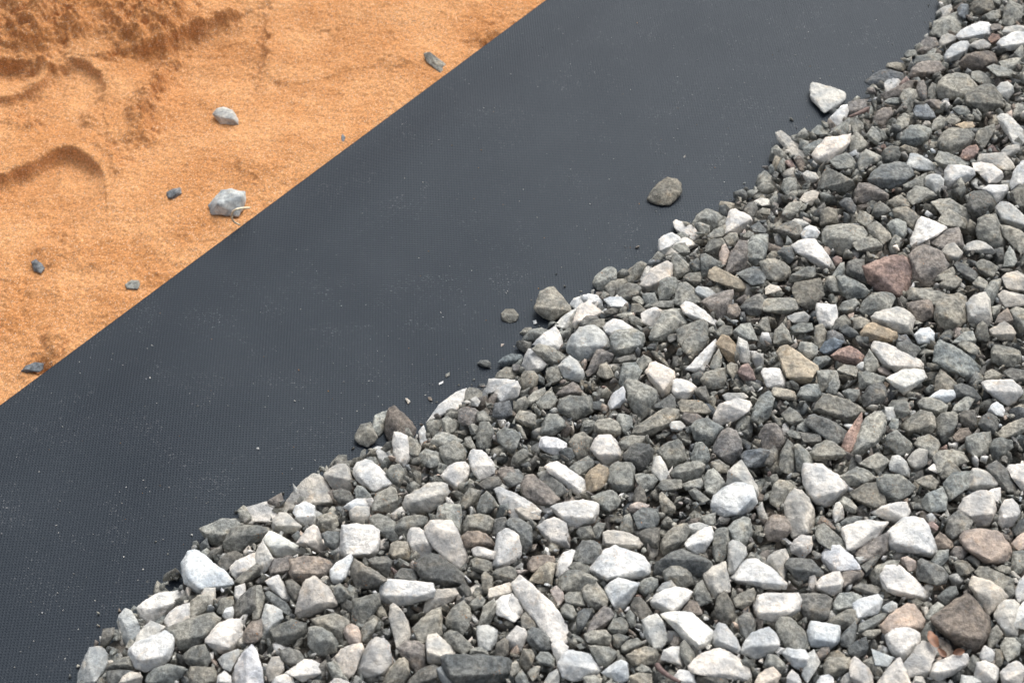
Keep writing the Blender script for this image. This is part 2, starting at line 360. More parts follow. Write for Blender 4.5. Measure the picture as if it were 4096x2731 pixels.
g 156,8 158,0 165,-8 174,-10 181,-3 176,6 170,13 162,12
r 207,28 211,22 217,20 221,26 224,35 217,38 210,33
g 197,22 201,19 207,21 208,27 203,34 198,29
l 205,8 208,-4 216,0 219,12 218,20 210,19
l 220,14 224,10 231,11 231,22 226,24 222,20
w 229,28 231,25 240,24 246,25 249,33 253,40 248,45 238,43 232,36
g 164,78 170,72 180,70 186,76 194,79 190,85 187,90 185,94 178,97 168,90
b 184,100 187,92 192,83 199,79 206,82 210,90 212,98 209,106 204,112 198,113 190,108 / 192,106 208,100 #rounded brown stone with rusty specks
b 156,70 158,65 170,66 175,70 165,78 160,76
l 144,76 146,73 155,73 160,78 155,83 147,82
g 165,103 169,93 175,92 180,98 182,108 178,114 172,113 163,108
g 133,101 140,94 152,89 156,92 160,103 161,109 152,113 146,118 141,112 136,106 / 142,108 156,107
d 102,104 107,98 113,93 126,94 130,100 129,108 124,117 116,120 110,112 103,108 / 112,108 127,98
g 99,92 103,87 112,86 122,87 120,93 112,95 106,99 101,100
w 72,98 76,90 80,86 91,86 96,93 100,98 102,105 100,110 91,113 85,114 80,109 75,103 / 78,103 98,104 #bright white stone with a rough layered front
g 52,92 58,85 65,83 74,89 70,96 69,105 60,109 54,100
w 25,97 26,88 30,87 40,88 50,93 50,98 42,104 33,103 / 30,97 48,98
d 43,101 48,97 55,98 58,105 54,110 46,109
g 0,108 4,102 10,98 15,100 15,107 6,113 0,112
w 30,115 34,112 42,110 50,115 58,121 67,127 72,132 70,137 66,144 61,142 54,137 50,131 42,126 34,120 #long white stone slanting down to a tan one
o 67,123 73,117 80,112 88,116 89,121 86,131 80,136 71,139 69,137 72,131
g 88,129 90,115 94,111 110,111 113,115 113,126 112,137 101,139 92,135 / 95,131 110,132 #large grey block right of the small tan stone
g 52,116 60,110 69,105 75,109 75,114 66,122 58,119
d 28,131 23,121 32,118 40,126 46,132 52,137 44,142 36,137
b 8,132 13,123 20,122 27,128 32,132 40,140 44,144 40,148 30,151 18,148 11,142
w 36,152 42,149 54,147 65,145 71,147 80,149 79,158 75,166 66,169 57,172 51,170 44,162 / 46,160 74,162 #flat topped white stone with a sloping grey front
l 128,118 131,106 136,105 141,113 145,122 143,126 134,127 129,122
g 113,122 118,121 130,122 134,127 130,134 124,137 118,134 114,128
g 133,133 138,127 150,126 156,127 155,134 142,139
g 146,121 150,115 160,111 172,109 177,113 176,121 170,126 158,129 148,125 / 150,121 174,116
g 176,127 180,118 185,116 190,121 196,130 196,133 186,140 180,141 177,135
l 197,131 199,120 204,114 211,109 215,115 218,123 225,132 228,144 224,149 215,140 206,137
w 183,148 185,141 193,135 203,130 213,129 221,132 224,140 225,148 220,154 212,160 195,160 184,156 / 221,144 206,158 #big rounded white stone with a buff front
s 209,105 214,100 228,98 238,100 240,108 232,114 220,116 213,111
g 73,142 80,139 90,136 96,139 100,146 98,152 92,155 82,153 76,149
d 110,145 113,136 118,131 122,138 124,146 121,152 114,150
g 135,140 138,138 144,144 150,151 150,157 138,157 136,148
g 162,137 168,134 176,140 182,145 176,147 166,144
g 155,131 163,128 174,125 176,131 172,136 160,137
b 226,86 233,76 242,75 249,82 250,92 246,100 236,99 228,96
g 183,110 190,108 200,115 198,121 190,121 183,115
d -2,118 6,117 11,124 7,132 -3,134 -8,126
p 108,150 115,147 126,150 124,157 108,157
@3072 1366
o 8,10 12,5 18,3 24,8 32,14 38,19 45,22 46,25 42,32 38,38 30,39 22,36 16,31 13,22 / 18,33 41,33 #large tan and ochre stone
g 27,8 30,0 40,1 46,5 44,11 38,18 32,14
s 47,8 52,0 60,-4 70,0 66,6 60,12 52,12
r 57,13 66,7 75,4 81,7 88,13 88,18 85,24 77,20 70,20 62,17 #dark red brown stone above a small flat grey one
g 40,19 44,14 54,13 58,16 53,22 46,26
g 63,26 70,21 79,22 83,25 76,29 66,29
g 88,25 88,17 93,7 97,13 101,18 103,24 98,28 90,28
w 95,4 98,0 107,1 116,6 123,10 133,13 140,17 142,20 142,26 135,26 126,27 119,29 111,24 104,20 101,16 96,9 / 112,22 138,23 #long white stone with brown rust spots
w 108,34 114,34 120,31 123,26 134,25 143,26 146,33 138,40 130,46 125,49 122,43 116,38 / 126,42 144,34
d 117,8 119,1 128,-1 138,4 141,8 136,13 126,11
g 152,18 154,5 158,-1 167,2 176,7 186,14 195,22 198,29 196,34 186,40 180,36 172,28 160,20 / 176,29 192,30 #largest grey slab with a steep shadowed front
g 174,3 180,-2 188,0 194,6 193,13 184,9
g 205,8 208,3 218,4 230,8 233,13 231,20 225,24 212,22 206,18 / 206,11 231,13 #grey brick shaped stone near the right edge
w 196,38 199,36 212,35 224,35 232,42 234,47 228,55 220,59 211,54 205,47 197,42 #speckled white stone with a rounded point near the right edge
w 202,64 205,58 210,55 216,59 218,64 216,69 208,67
w 147,52 152,48 158,44 170,44 174,48 172,52 164,57 158,53
g 137,57 142,51 152,52 160,55 165,59 164,65 155,71 148,66 140,63
g 169,64 171,59 178,53 187,47 190,53 184,57 178,63 170,66
g 153,45 154,33 159,25 166,31 173,38 172,46 160,45
g 83,28 91,27 100,30 108,33 106,38 97,40 92,44 84,44
d 86,50 90,46 98,39 104,37 108,42 109,50 104,58 96,60 88,60
g 45,27 54,26 63,27 65,34 58,39 54,44 48,47 46,38 / 50,33
g 53,46 58,35 62,29 66,37 65,43 57,48
g 27,50 30,42 38,39 46,39 49,48 44,55 34,55
g 3,47 5,42 15,43 24,46 27,51 26,55 15,53 6,51
g 42,63 45,57 50,50 56,48 65,51 75,54 82,58 89,64 85,69 73,74 62,71 50,67 45,64 / 46,61 74,70 #long grey slab tilted down to the right beside a red sliver
g 110,60 114,54 124,53 129,56 130,61 126,68 121,72 117,64
g 122,75 127,71 134,67 140,63 150,65 153,70 154,79 150,84 138,84 129,86 124,80 / 129,82 150,77
g 153,72 160,68 170,64 174,67 174,74 170,82 165,92 161,94 155,84
d 174,67 182,63 190,63 192,72 193,80 186,83 178,76
d 193,76 197,69 202,65 210,69 213,79 208,86 198,82
g 211,85 216,78 226,73 234,70 240,78 234,84 222,87 212,88
d 34,75 38,68 44,67 52,70 62,74 70,81 75,85 72,90 66,95 56,92 50,86 44,78
r 67,97 72,88 78,78 83,70 86,65 87,73 82,83 77,94 75,102 69,99 #upright red sliver between two grey slabs
g 78,96 82,87 86,76 90,70 98,65 104,64 108,70 107,76 108,82 102,90 98,98 90,103 80,106 77,102 / 82,98 98,92 #tall grey block right of the red sliver
g 108,88 112,84 118,81 125,88 132,93 133,100 130,105 120,105 116,98 110,96 / 120,92
g 134,94 138,88 148,85 156,90 158,95 155,105 149,109 145,102 138,98
g 182,88 190,84 204,83 205,92 203,103 190,106 183,100 181,94
g 203,98 207,90 214,88 224,91 225,97 218,104 211,110 206,107
g 151,106 158,100 170,99 180,102 184,110 176,114 164,112 154,110
l 128,108 133,102 139,97 143,100 146,108 146,113 138,118 132,115
l 111,113 114,105 120,104 127,110 131,119 130,125 121,121 112,118 / 122,110
g 84,112 92,106 101,102 108,106 112,110 107,117 102,122 95,117 88,114
g 38,102 44,95 54,90 60,92 68,98 73,103 68,107 54,107 44,110 40,106 / 44,105 66,104
g 10,114 12,101 18,90 23,94 25,104 24,117 22,122 12,119
g 24,95 28,94 36,100 41,105 41,113 32,121 26,118 25,108
d 0,100 6,96 9,100 9,109 3,114 -3,112
w 31,118 33,112 38,112 50,113 56,120 64,126 71,128 74,132 74,135 68,140 64,145 58,150 52,151 44,149 39,145 36,136 32,130 / 40,130 41,144 62,138 #brightest white stone with three pointed corners
g 65,124 74,119 82,115 92,118 99,125 96,130 84,134 74,132
g 100,125 108,122 121,122 130,128 136,134 134,139 122,146 110,147 104,141 100,133
g 75,139 80,136 90,130 100,129 106,140 108,147 104,153 94,153 84,148 77,143
g 135,128 142,124 150,122 157,129 154,136 145,136
l 182,132 186,122 188,116 194,117 204,120 210,125 212,131 208,134 198,136 190,138 183,137
g 161,130 166,127 170,120 186,119 187,125 180,133 172,141 165,147 163,138
g 141,146 150,138 160,134 165,143 164,155 150,157 142,153
w 175,153 180,144 190,138 201,137 208,145 210,154 208,162 203,169 193,170 187,162 178,160 / 186,160 206,158
w 213,153 217,146 224,144 230,150 232,157 225,170 215,172 211,166 / 216,162 229,160
w 200,139 206,135 214,134 214,142 212,149 208,145
w 219,116 222,113 236,112 245,118 245,130 234,138 228,128 222,121
d 200,115 210,109 218,116 224,125 230,138 222,139 212,133 206,123
g 157,122 162,113 166,109 172,113 178,119 172,126 160,126
w 147,116 152,112 160,114 158,122 152,119
l 15,149 18,142 25,135 31,136 38,144 42,152 43,162 41,176 30,183 22,180 20,168 16,160 #tall speckled pale stone left of the brightest white one
w 94,157 104,151 116,148 127,147 131,156 126,164 118,167 106,163
g 1,143 5,131 10,127 18,128 27,134 20,140 15,148 8,151 2,148
g 65,147 70,142 76,145 82,152 80,158 72,156
l 59,157 62,148 66,147 69,153 70,162 60,165
g 27,77 32,74 40,77 41,83 34,84 26,81
g 12,67 20,60 28,65 33,72 24,78 16,73
d 29,83 36,84 48,85 48,89 42,94 34,90
g 16,84 20,81 30,83 32,89 22,88
d 171,40 178,38 188,42 196,52 190,56 186,48 178,52 172,50
b 176,80 184,79 187,85 180,92 172,92 169,88
g 200,28 206,25 215,31 214,34 198,33
d 216,28 222,24 236,26 242,30 236,37 224,36
l 107,60 116,60 119,68 114,74 108,72
g 110,78 114,70 120,71 120,79 113,82
g 68,46 74,43 84,44 84,50 80,55 74,52
@2048 683
X 124,26 127,20 135,11 143,6 151,8 155,13 156,19 152,25 145,31 138,32 128,29 #olive grey stone lying alone on the black membrane
w 148,47 151,45 158,48 165,50 169,54 171,60 168,66 158,62 152,57 149,51 #white pointed stone, uppermost of three white ones at the heap edge
w 135,63 140,59 147,57 154,61 155,64 148,68 142,73 139,79 136,77 134,70
w 139,74 144,68 152,64 159,61 165,64 171,69 166,71 160,72 155,68 149,71 147,76 143,80 140,78
g 147,71 152,67 159,66 163,73 163,78 158,79 151,74
g 166,48 170,41 175,37 180,35 184,37 192,40 199,43 196,50 188,54 182,55 176,48 / 178,44
g 167,49 173,47 180,52 182,57 172,56
w 193,59 198,50 200,44 200,37 205,35 212,38 219,42 221,46 218,51 213,54 210,58 204,57 197,58 #lumpy white stone arching over grey ones at the heap edge
g 197,33 200,29 208,31 213,36 205,35 199,39
g 179,60 186,54 197,49 196,57 192,62 184,63
g 194,62 200,57 207,57 208,63 203,69 196,66
g 178,69 183,63 193,62 197,68 192,72 190,79 184,77 178,72
p 190,78 193,69 196,67 200,75 197,84 191,86
b 196,91 201,75 208,64 216,65 214,73 217,83 218,90 209,95 200,93
g 211,75 218,68 221,60 228,58 235,59 235,70 231,76 231,87 224,88 218,82 213,79
d 206,94 214,91 222,88 230,89 234,96 231,103 224,106 217,101
o 180,98 182,91 188,88 195,92 205,97 214,102 219,107 217,110 207,111 199,107 188,102 / 184,101 206,108 #rusty tan block sloping down to the right
g 146,80 149,75 155,78 161,85 167,92 160,96 150,99 147,90
d 163,85 170,80 174,83 175,92 168,93 163,88
g 173,77 178,76 185,80 192,84 194,89 186,90 178,96 174,99 174,90 178,86 173,82
g 157,98 162,94 173,93 174,98 169,106 160,102
w 117,105 122,98 128,90 136,86 142,83 147,85 148,94 147,98 140,99 136,104 134,111 125,112 119,109 #big bright white stone at the middle of the heap edge
g 134,110 136,101 143,98 150,98 153,104 151,112 144,119 136,120 / 142,106
g 102,97 107,91 114,85 119,83 124,86 118,93 114,100 113,103 105,101
w 115,97 119,91 127,84 130,86 126,91 120,100 116,101
g 74,103 76,97 84,94 86,89 91,88 96,91 96,99 88,101 85,107 83,112 78,109 #pale grey stone poking out over the membrane
g 85,106 91,100 104,99 106,103 98,106 95,111 87,115
g 96,112 98,106 107,103 114,104 119,108 115,116 107,120 101,116
g 20,126 26,116 26,111 34,107 38,107 39,111 46,116 53,124 55,129 45,134 36,138 29,135 22,130 / 26,126 50,128 #dark horned stone at the heap edge
w 52,123 58,117 70,113 78,114 83,120 83,126 75,122 66,122 57,126
w 56,139 59,130 62,123 70,120 75,123 80,128 83,129 78,136 70,133 63,137 58,146
l 39,142 46,134 56,128 62,124 59,131 56,138 56,145 47,146
w 84,118 90,116 100,116 106,121 106,126 98,126 90,125
w 84,144 87,140 93,136 102,138 111,144 111,149 108,155 98,157 88,152 / 86,148 109,150 #white capped rounded stone with a grey underside
g 10,153 16,146 27,144 34,147 28,153 22,157 9,157
g 7,149 12,144 18,144 18,149 12,152
x 19,138 22,137 23,140 20,141
x -10,131 -6,127 1,127 5,131 4,138 -2,140 -9,137
w 118,131 125,127 132,125 138,128 134,135 130,141 131,146 125,139 120,134
g 131,141 138,129 148,127 154,127 158,134 161,140 150,145 148,150 142,157 128,157 126,152 132,146
w 155,124 160,120 167,122 176,128 183,135 189,139 187,142 177,141 172,137 163,135 158,131 / 158,130 178,138 #long white stone with a pointed right end beside a grey pyramid
b 174,121 180,116 190,112 203,109 203,117 200,124 197,132 191,138 186,133 180,128 / 178,122 198,121 #brownish grey stone tapering downward like a tooth
l 168,109 171,106 180,107 188,112 182,117 176,118 170,114
g 148,122 152,110 153,103 160,102 167,107 170,113 175,119 173,124 162,121 155,126
d 209,126 214,120 222,115 228,113 233,120 233,128 226,134 216,132 / 213,126 231,127
g 151,146 158,142 168,139 176,136 180,141 180,152 176,160 160,162 152,156
g 120,113 131,112 134,120 126,126 120,119
g 127,124 134,120 148,119 148,126 138,127
g 106,132 110,132 118,136 124,141 116,144 109,140
g 111,116 117,115 122,120 119,125 112,121
d 84,129 92,126 98,127 97,131 86,132
d 61,138 68,133 77,133 80,136 70,142 62,143
g 67,142 74,137 85,136 85,142 78,144
g 95,133 103,130 110,130 112,134 104,137
g 110,122 117,122 123,128 118,133 111,128
b 198,123 207,122 210,128 209,133 203,137 198,131
g 186,148 194,142 202,143 204,152 196,156 188,153
g 203,148 210,141 219,140 220,149 226,156 210,157 205,154
g 225,143 230,135 235,134 238,148 230,148
d 219,51 227,47 234,54 233,58 224,57
g 212,60 217,55 222,57 222,63 214,63
l 220,24 222,19 227,15 234,19 235,24 224,28
l 222,28 228,25 236,26 238,33 228,32
d 213,36 217,30 222,28 226,34 224,42 218,42
g 225,38 230,34 237,35 236,41 227,41
g 224,12 226,4 232,0 240,6 240,14 234,19 228,15
@3072 683
g -8,84 0,81 8,81 14,84 20,89 21,94 15,101 6,102 -4,99
w 22,69 27,65 34,63 43,63 48,70 55,77 59,85 58,90 50,90 43,86 35,80 24,74 / 44,80 #long white stone below a small round white one
w 30,58 33,53 38,50 44,52 48,57 46,61 40,64 32,63
g 50,56 54,51 66,49 76,49 87,52 92,58 91,62 83,64 76,68 71,76 68,78 61,72 50,66 #broad flat grey stone shaped like an arrowhead pointing down
d 5,54 14,49 22,46 30,50 33,58 27,64 18,62 10,58
l 20,47 25,44 33,45 38,49 32,54 27,49
r 88,88 95,85 106,80 115,78 123,78 130,81 134,86 134,97 131,104 130,111 126,117 123,122 119,119 114,113 106,110 98,108 92,103 91,95 / 95,91 120,114 107,104 #large brick red wedge of rock
b 129,78 136,71 143,68 151,70 158,74 161,82 166,86 164,91 157,94 153,101 155,104 149,109 140,107 134,101 135,90 133,83 / 140,98 155,88 #large purplish brown stone touching the brick red wedge
w 131,62 134,56 138,53 137,47 141,42 149,45 155,47 161,50 164,53 158,58 150,62 143,67 135,70 131,71 / 145,64 #bright white stone above the purplish brown one
b 148,66 157,60 166,54 175,52 178,59 180,68 178,74 171,70 165,68 160,70 153,69
l 159,74 164,68 171,66 175,71 179,75 178,79 171,86 163,81
g 156,46 160,40 166,35 174,40 181,45 181,54 176,52 166,54 160,50
g 150,29 158,26 168,26 178,34 187,44 186,49 176,42 166,34 160,30
d 183,32 185,22 190,19 200,18 206,22 209,30 207,38 198,43 190,43 184,38 / 188,36 206,30
g 191,55 193,44 201,41 209,40 213,48 214,58 220,65 218,71 211,76 208,70 200,63 193,63
g 213,50 222,51 232,55 240,62 240,78 230,74 222,65 216,60
l 209,34 214,29 221,29 230,36 238,44 238,52 229,54 219,49 213,45 / 216,44 236,50
l 180,71 184,66 192,64 200,66 206,71 209,75 206,77 196,75 188,74 181,74
w 197,17 203,13 212,13 220,13 221,18 215,27 210,30 207,24 / 206,20 219,18
w 162,0 166,-5 180,-5 189,-2 190,4 184,10 174,14 164,17 162,8 #flat white stone in a row of white ones near the right edge
w 189,-2 196,-8 206,-6 214,0 216,6 211,11 205,10 196,4
l 144,6 150,3 158,4 162,8 161,15 156,22 150,19 144,14 / 150,10
w 222,12 226,0 232,-8 238,-10 240,12 230,15 223,18
g 222,20 230,14 240,12 240,30 232,32 224,27
d 92,8 95,2 104,-5 118,-8 130,-6 133,0 133,4 126,10 122,16 110,17 100,15 95,13 / 98,7 128,8 #wide dark grey stone overhanging a pale one
g 45,17 50,3 54,-3 60,0 62,7 70,8 78,12 80,16 72,20 63,20 54,16 47,19
l 31,3 36,0 44,2 47,7 42,12 36,11
g 12,17 14,8 20,6 26,7 27,15 25,22 18,24
b 80,29 80,18 84,11 94,12 104,17 111,22 110,28 101,29 94,27 84,31
g 124,13 132,15 146,2 144,13 136,16 126,18
g 127,25 129,20 136,14 144,15 152,20 155,23 147,27 138,30 129,30
g 110,28 116,24 122,22 128,30 136,33 128,34 116,36
g 114,36 118,34 127,33 134,37 139,42 137,50 135,57 129,52 122,47 116,42
g 109,50 113,46 119,44 127,48 128,57 125,62 117,64 112,57
g 91,52 95,48 100,46 106,52 112,58 113,62 107,66 98,61 92,57
g 78,67 84,63 93,61 100,63 105,70 104,74 94,75 82,74
g 95,40 98,32 103,28 110,33 113,37 107,41 100,44
s 65,30 70,25 76,25 81,33 81,38 76,40 71,36
l 29,27 34,20 42,18 47,20 45,26 40,32 33,30
g 14,36 20,29 30,28 32,31 28,39 21,45 15,40
g 48,51 49,37 55,33 63,36 65,48 56,49
g 82,46 84,37 90,38 97,43 95,48 88,51
g 19,103 20,98 28,92 36,88 43,89 44,96 36,100 24,103
g 22,109 25,103 38,101 48,99 50,106 52,114 46,121 41,128 37,128 31,120 25,116 #large grey stone with a rounded point facing down
g 63,98 70,96 79,100 88,105 94,111 88,117 80,117 73,118 66,112 65,104 / 68,106 84,107
g 52,104 55,97 61,96 64,103 66,112 57,112
d 71,94 73,84 80,81 88,82 88,88 92,98 92,105 84,101 73,96
d 8,75 14,70 22,70 24,77 20,86 12,80
g 84,128 88,119 96,113 104,111 114,113 117,117 114,123 106,127 95,133 87,132
l 95,134 99,130 110,129 118,125 126,127 134,134 135,138 132,146 130,150 120,149 110,146 98,141 / 104,137 128,142 #pale grey block below the brick red wedge
w 44,125 45,122 54,123 62,123 64,130 64,135 60,141 56,145 48,143 45,135 #small square white stone
o 85,149 90,142 96,139 104,144 112,146 118,148 119,153 116,157 90,157 85,154
b 127,122 134,120 148,118 151,122 150,130 152,134 142,139 136,138 128,128 / 132,126 149,126
g 153,130 155,120 163,115 174,113 182,116 183,125 182,138 176,144 167,147 157,143 153,137 #big round grey stone like a bun
l 182,122 190,114 200,112 204,118 205,128 206,137 203,144 194,142 184,139 183,130 / 187,134 203,128
g 131,107 140,109 156,110 166,114 155,119 150,124 140,118 128,118
g 157,104 164,98 172,96 178,100 176,106 166,111 159,108
d 171,86 174,83 184,88 192,94 193,98 188,103 182,100 175,93
g 153,101 160,93 170,88 172,94 165,98 158,101
g 190,85 197,81 205,84 212,89 208,97 203,99 194,94
g 188,103 194,97 202,102 199,107 191,108
g 198,110 205,101 214,99 214,106 209,116 206,124 202,116
l 215,98 220,94 229,92 238,97 242,104 236,111 225,111 219,107
l 211,114 216,110 226,112 238,115 240,122 230,124 222,125 214,120
g 205,125 214,123 213,130 208,135 206,131
b 212,132 220,126 226,135 226,141 214,142 208,141
g 222,128 228,125 240,128 240,148 230,149 225,142
l 203,146 210,142 217,138 223,142 228,149 224,156 212,155 205,151
g 190,150 192,142 197,138 200,144 204,157 190,157
w 134,150 140,145 148,144 153,149 153,159 138,159
g 216,88 218,76 222,69 226,74 229,83 226,88
d 65,145 72,141 81,147 84,151 76,154 68,150
g 78,146 79,135 86,134 94,138 92,144 84,147
g 59,146 62,137 70,132 76,138 76,142 66,146
g 5,159 6,147 13,140 19,147 23,159
g 42,159 43,143 50,140 54,148 53,159
l 17,134 24,131 33,129 39,134 36,140 25,140
g -5,120 0,117 14,118 26,117 28,127 18,132 0,130
g 20,144 28,140 40,140 42,146 32,150 23,150
g 64,127 70,120 80,117 84,121 78,130 70,131
g 59,96 66,85 70,84 71,91 68,97
r 59,81 63,78 68,80 68,84 63,88
l -3,108 2,104 10,106 13,111 0,111
s 54,148 60,146 68,150 72,159 54,159
s 119,159 120,152 127,150 133,159
g 170,157 180,148 188,147 190,159 172,159
@3072 0
X 39,78 42,76 48,79 56,81 65,82 71,86 71,91 66,97 59,101 52,99 46,97 41,93 39,87 #pale ragged stone lying alone on the black membrane near the heap
w 54,115 57,108 63,103 68,97 73,96 74,103 71,108 66,113 60,117 #white stone on the heap edge, just below the lone pale ragged one
b 73,103 74,94 82,92 92,91 95,97 91,101 86,104 76,108
l 7,122 12,120 19,126 27,131 33,139 35,144 31,147 23,142 14,135 9,129
g 1,148 3,137 8,133 13,138 21,146 17,151
w 40,142 46,134 53,127 65,125 76,123 75,131 71,137 66,142 58,146 54,150 45,149 42,146 / 46,146 70,134 #big white slab slanting up to the right near the top of the heap edge
g 75,140 75,127 81,121 87,126 92,133 87,138 81,143
g 31,136 38,132 48,129 52,128 44,135 40,141 34,143
g 21,125 28,123 39,124 40,128 31,131 25,130
g 40,120 46,115 54,116 57,120 54,126 44,124
g 56,123 62,117 70,112 75,108 76,116 73,122 64,126
g 75,109 80,108 87,113 88,118 84,124 77,120
w 103,86 103,80 108,75 114,72 120,73 123,77 117,83 110,86 104,87 #small white stone on top of a brown one at the upper heap edge
b 104,87 112,84 120,79 130,74 135,74 128,82 120,90 108,92
s 89,75 95,70 103,65 112,64 120,66 129,71 129,75 120,73 114,72 108,74 98,78 93,79
g 108,62 110,58 118,57 126,59 129,62 124,66 115,64
b 130,71 132,63 138,58 148,56 158,57 163,63 160,67 150,70 140,73
g 134,59 136,52 145,50 156,49 162,53 160,57 150,58 141,57
b 137,48 141,38 147,34 154,35 157,42 151,48 142,51
g 125,50 129,46 136,46 139,50 134,53 127,53
w 162,52 164,47 170,41 177,38 183,38 185,42 182,49 175,55 168,57 163,57 / 165,54 182,46
w 173,34 177,28 186,24 195,20 202,21 207,26 205,32 198,35 185,37 176,37 / 178,35 200,31 #uppermost long whitish stone of the heap
l 157,38 160,33 166,31 172,33 173,37 166,42 158,44
g 151,30 152,20 162,16 174,11 180,18 178,25 174,32 164,32 154,34
w 210,40 214,36 222,31 230,29 238,30 240,40 232,44 224,47 214,45
l 185,42 190,38 198,36 205,41 203,45 194,45
b 175,58 182,51 190,48 202,47 208,49 211,57 206,62 198,66 188,65 178,62
g 155,84 157,75 164,69 173,67 184,69 191,76 192,79 185,86 176,91 166,92 157,90 #big blue grey stone with orange sand grains near the top right
g 180,92 182,86 190,81 200,77 207,78 212,85 218,95 216,99 209,101 200,104 190,102 183,97 #big grey stone right of the blue grey one at the top right
l 210,80 214,76 220,75 225,79 226,85 221,91 214,88 211,84
g 187,66 194,65 203,70 210,78 202,76 194,77 188,72
g 201,62 208,59 218,62 226,66 224,72 216,71 208,68
g 212,57 222,54 233,53 230,62 225,64 216,60
g 107,93 113,90 120,90 128,91 125,95 118,97 110,96
g 121,89 124,83 130,81 136,83 138,88 134,95 130,105 126,105 126,94
b 136,82 138,75 143,74 146,82 147,90 143,94 138,89
g 147,82 151,76 155,78 155,88 151,91 147,89
b 96,112 100,103 106,99 113,99 115,105 110,111 104,116
s 133,102 136,97 146,96 152,103 154,108 148,111 140,109
b 144,94 149,91 157,92 163,97 158,102 150,99
g 117,115 119,108 125,106 130,109 129,116 123,119
g 121,128 125,120 132,115 141,115 149,118 150,122 147,128 140,134 133,135 124,133 / 128,128 144,126
g 156,130 160,122 166,118 174,118 186,119 190,124 186,132 178,139 170,142 158,138 / 162,134 184,130 #big smooth grey stone beside a rust red one
g 190,130 192,121 200,117 208,114 209,119 203,126 194,133
r 176,145 179,138 185,134 191,133 194,137 191,142 188,147 180,148 #small rust red stone at the upper right
l 210,108 214,105 220,105 228,112 234,119 236,130 230,134 222,128 217,121
g 150,117 152,111 158,106 163,109 163,116 158,121 151,120
g 163,110 168,104 174,107 177,111 170,116 164,114
g 169,100 174,97 183,98 186,103 182,108 174,105
o 172,115 180,112 188,112 190,116 182,118
g 106,138 112,134 120,135 122,143 118,150 110,153 105,146
l 127,152 131,141 136,141 146,146 154,152 156,157 130,157
g 153,147 157,139 164,140 174,145 186,149 184,153 172,156 160,155
l 192,150 195,142 205,141 216,140 223,147 227,154 222,158 210,155 200,150
w 188,150 194,149 206,152 214,157 190,157
l 214,139 220,134 228,133 234,137 226,143 220,145
g 56,148 64,143 72,140 78,145 81,151 80,157 70,157 60,153
g 82,150 84,143 90,137 97,140 104,144 102,148 95,150 90,155 83,157
g 119,136 126,133 136,136 138,138 130,141 121,139
g 90,124 96,116 102,121 104,128 100,134 93,129
g 185,10 188,2 196,-2 206,1 208,8 200,12 192,14
g 215,22 217,8 222,0 234,6 235,14 226,20 218,24
s 174,9 177,4 184,4 185,12 182,20 177,14
g 199,14 206,10 213,9 214,16 208,21 202,18
l 215,30 218,25 230,23 238,25 236,31 222,32
b 204,24 208,22 214,23 214,28 208,29
l 154,12 158,8 168,4 170,12 164,15 155,14
g 155,0 160,-6 172,-4 170,3 164,7
r 202,36 206,31 212,32 214,36 206,41
@0 0 1.679
S 143,77 146,73 150,72 156,74 160,80 161,85 158,86 150,85 147,81 / 150,79 157,80 #white topped stone lying alone in the middle of the orange sand
S 140,138 144,133 149,128 155,127 164,129 165,135 163,141 160,145 150,143 142,144 / 146,137 162,132 #largest pale grey stone on the sand, beside a thin straw fibre
T 112,129 116,127 121,126 122,130 117,134 112,133 #dark pebble sprinkled with sand, left of the largest stone on the sand
T 229,92 230,90 232,92 231,95 229,96 #tiny dark grey chip on sand close to the membrane edge
@0 900 1.679
T 21,25 24,23 28,26 30,29 28,32 23,31 #small dark pebble on the sand at the photo's left edge
U 84,40 88,37 93,37 94,40 91,44 86,44 #small blue grey pebble on sand just above the membrane edge
T 13,99 18,94 24,92 29,93 29,97 24,98 17,99 #half buried grey stone below a small hole in the sand
@0 0 0.5742
U 97.3,12.4 98.2,12.1 99.2,12.8 100.8,13.6 102.4,14.8 102.3,15.6 101,15.7 99.5,14.8 98,14.3 #long slate grey stone on the sand at the top near the membrane
"""
import bpy, bmesh, math, random
import numpy as np
from mathutils import Vector, noise as mnoise

SC = bpy.context.scene
COL = SC.collection
rng = np.random.default_rng(11)
random.seed(11)

# ---------------------------------------------------------------- camera (photograph: 4096 x 2731)
FPX, CX, CY = 7000.0, 2048.0, 1365.5
PITCH = math.radians(44.0)
HCAM = 0.935
CAM = np.array([0.0, -HCAM / math.tan(PITCH), HCAM])
FWD = np.array([0.0, math.cos(PITCH), -math.sin(PITCH)])
UP = np.array([0.0, math.sin(PITCH), math.cos(PITCH)])
RIGHT = np.array([1.0, 0.0, 0.0])

def ray(px, py):
    px = np.asarray(px, float); py = np.asarray(py, float)
    return FWD + ((px - CX) / FPX)[..., None] * RIGHT - ((py - CY) / FPX)[..., None] * UP

def on_plane(px, py, z=0.0):
    d = ray(px, py)
    t = (HCAM - np.asarray(z)) / (-d[..., 2])
    return CAM + d * t[..., None]

cam = bpy.data.cameras.new("camera")
cam.sensor_width = 36.0
cam.lens = FPX / 4096.0 * 36.0
cam.clip_start, cam.clip_end = 0.02, 200.0
camo = bpy.data.objects.new("camera", cam)
COL.objects.link(camo)
camo.location = CAM
camo.rotation_euler = (math.pi / 2 - PITCH, 0, 0)
SC.camera = camo
cam.dof.use_dof = True
cam.dof.focus_distance = float(np.dot(on_plane(2300.0, 1480.0, 0.02) - CAM, FWD))
cam.dof.aperture_fstop = 14.0

# ---------------------------------------------------------------- small helpers
def tag(o, label=None, cat=None, group=None, kind=None):
    if label: o["label"] = label
    if cat: o["category"] = cat
    if group: o["group"] = group
    if kind: o["kind"] = kind
    return o

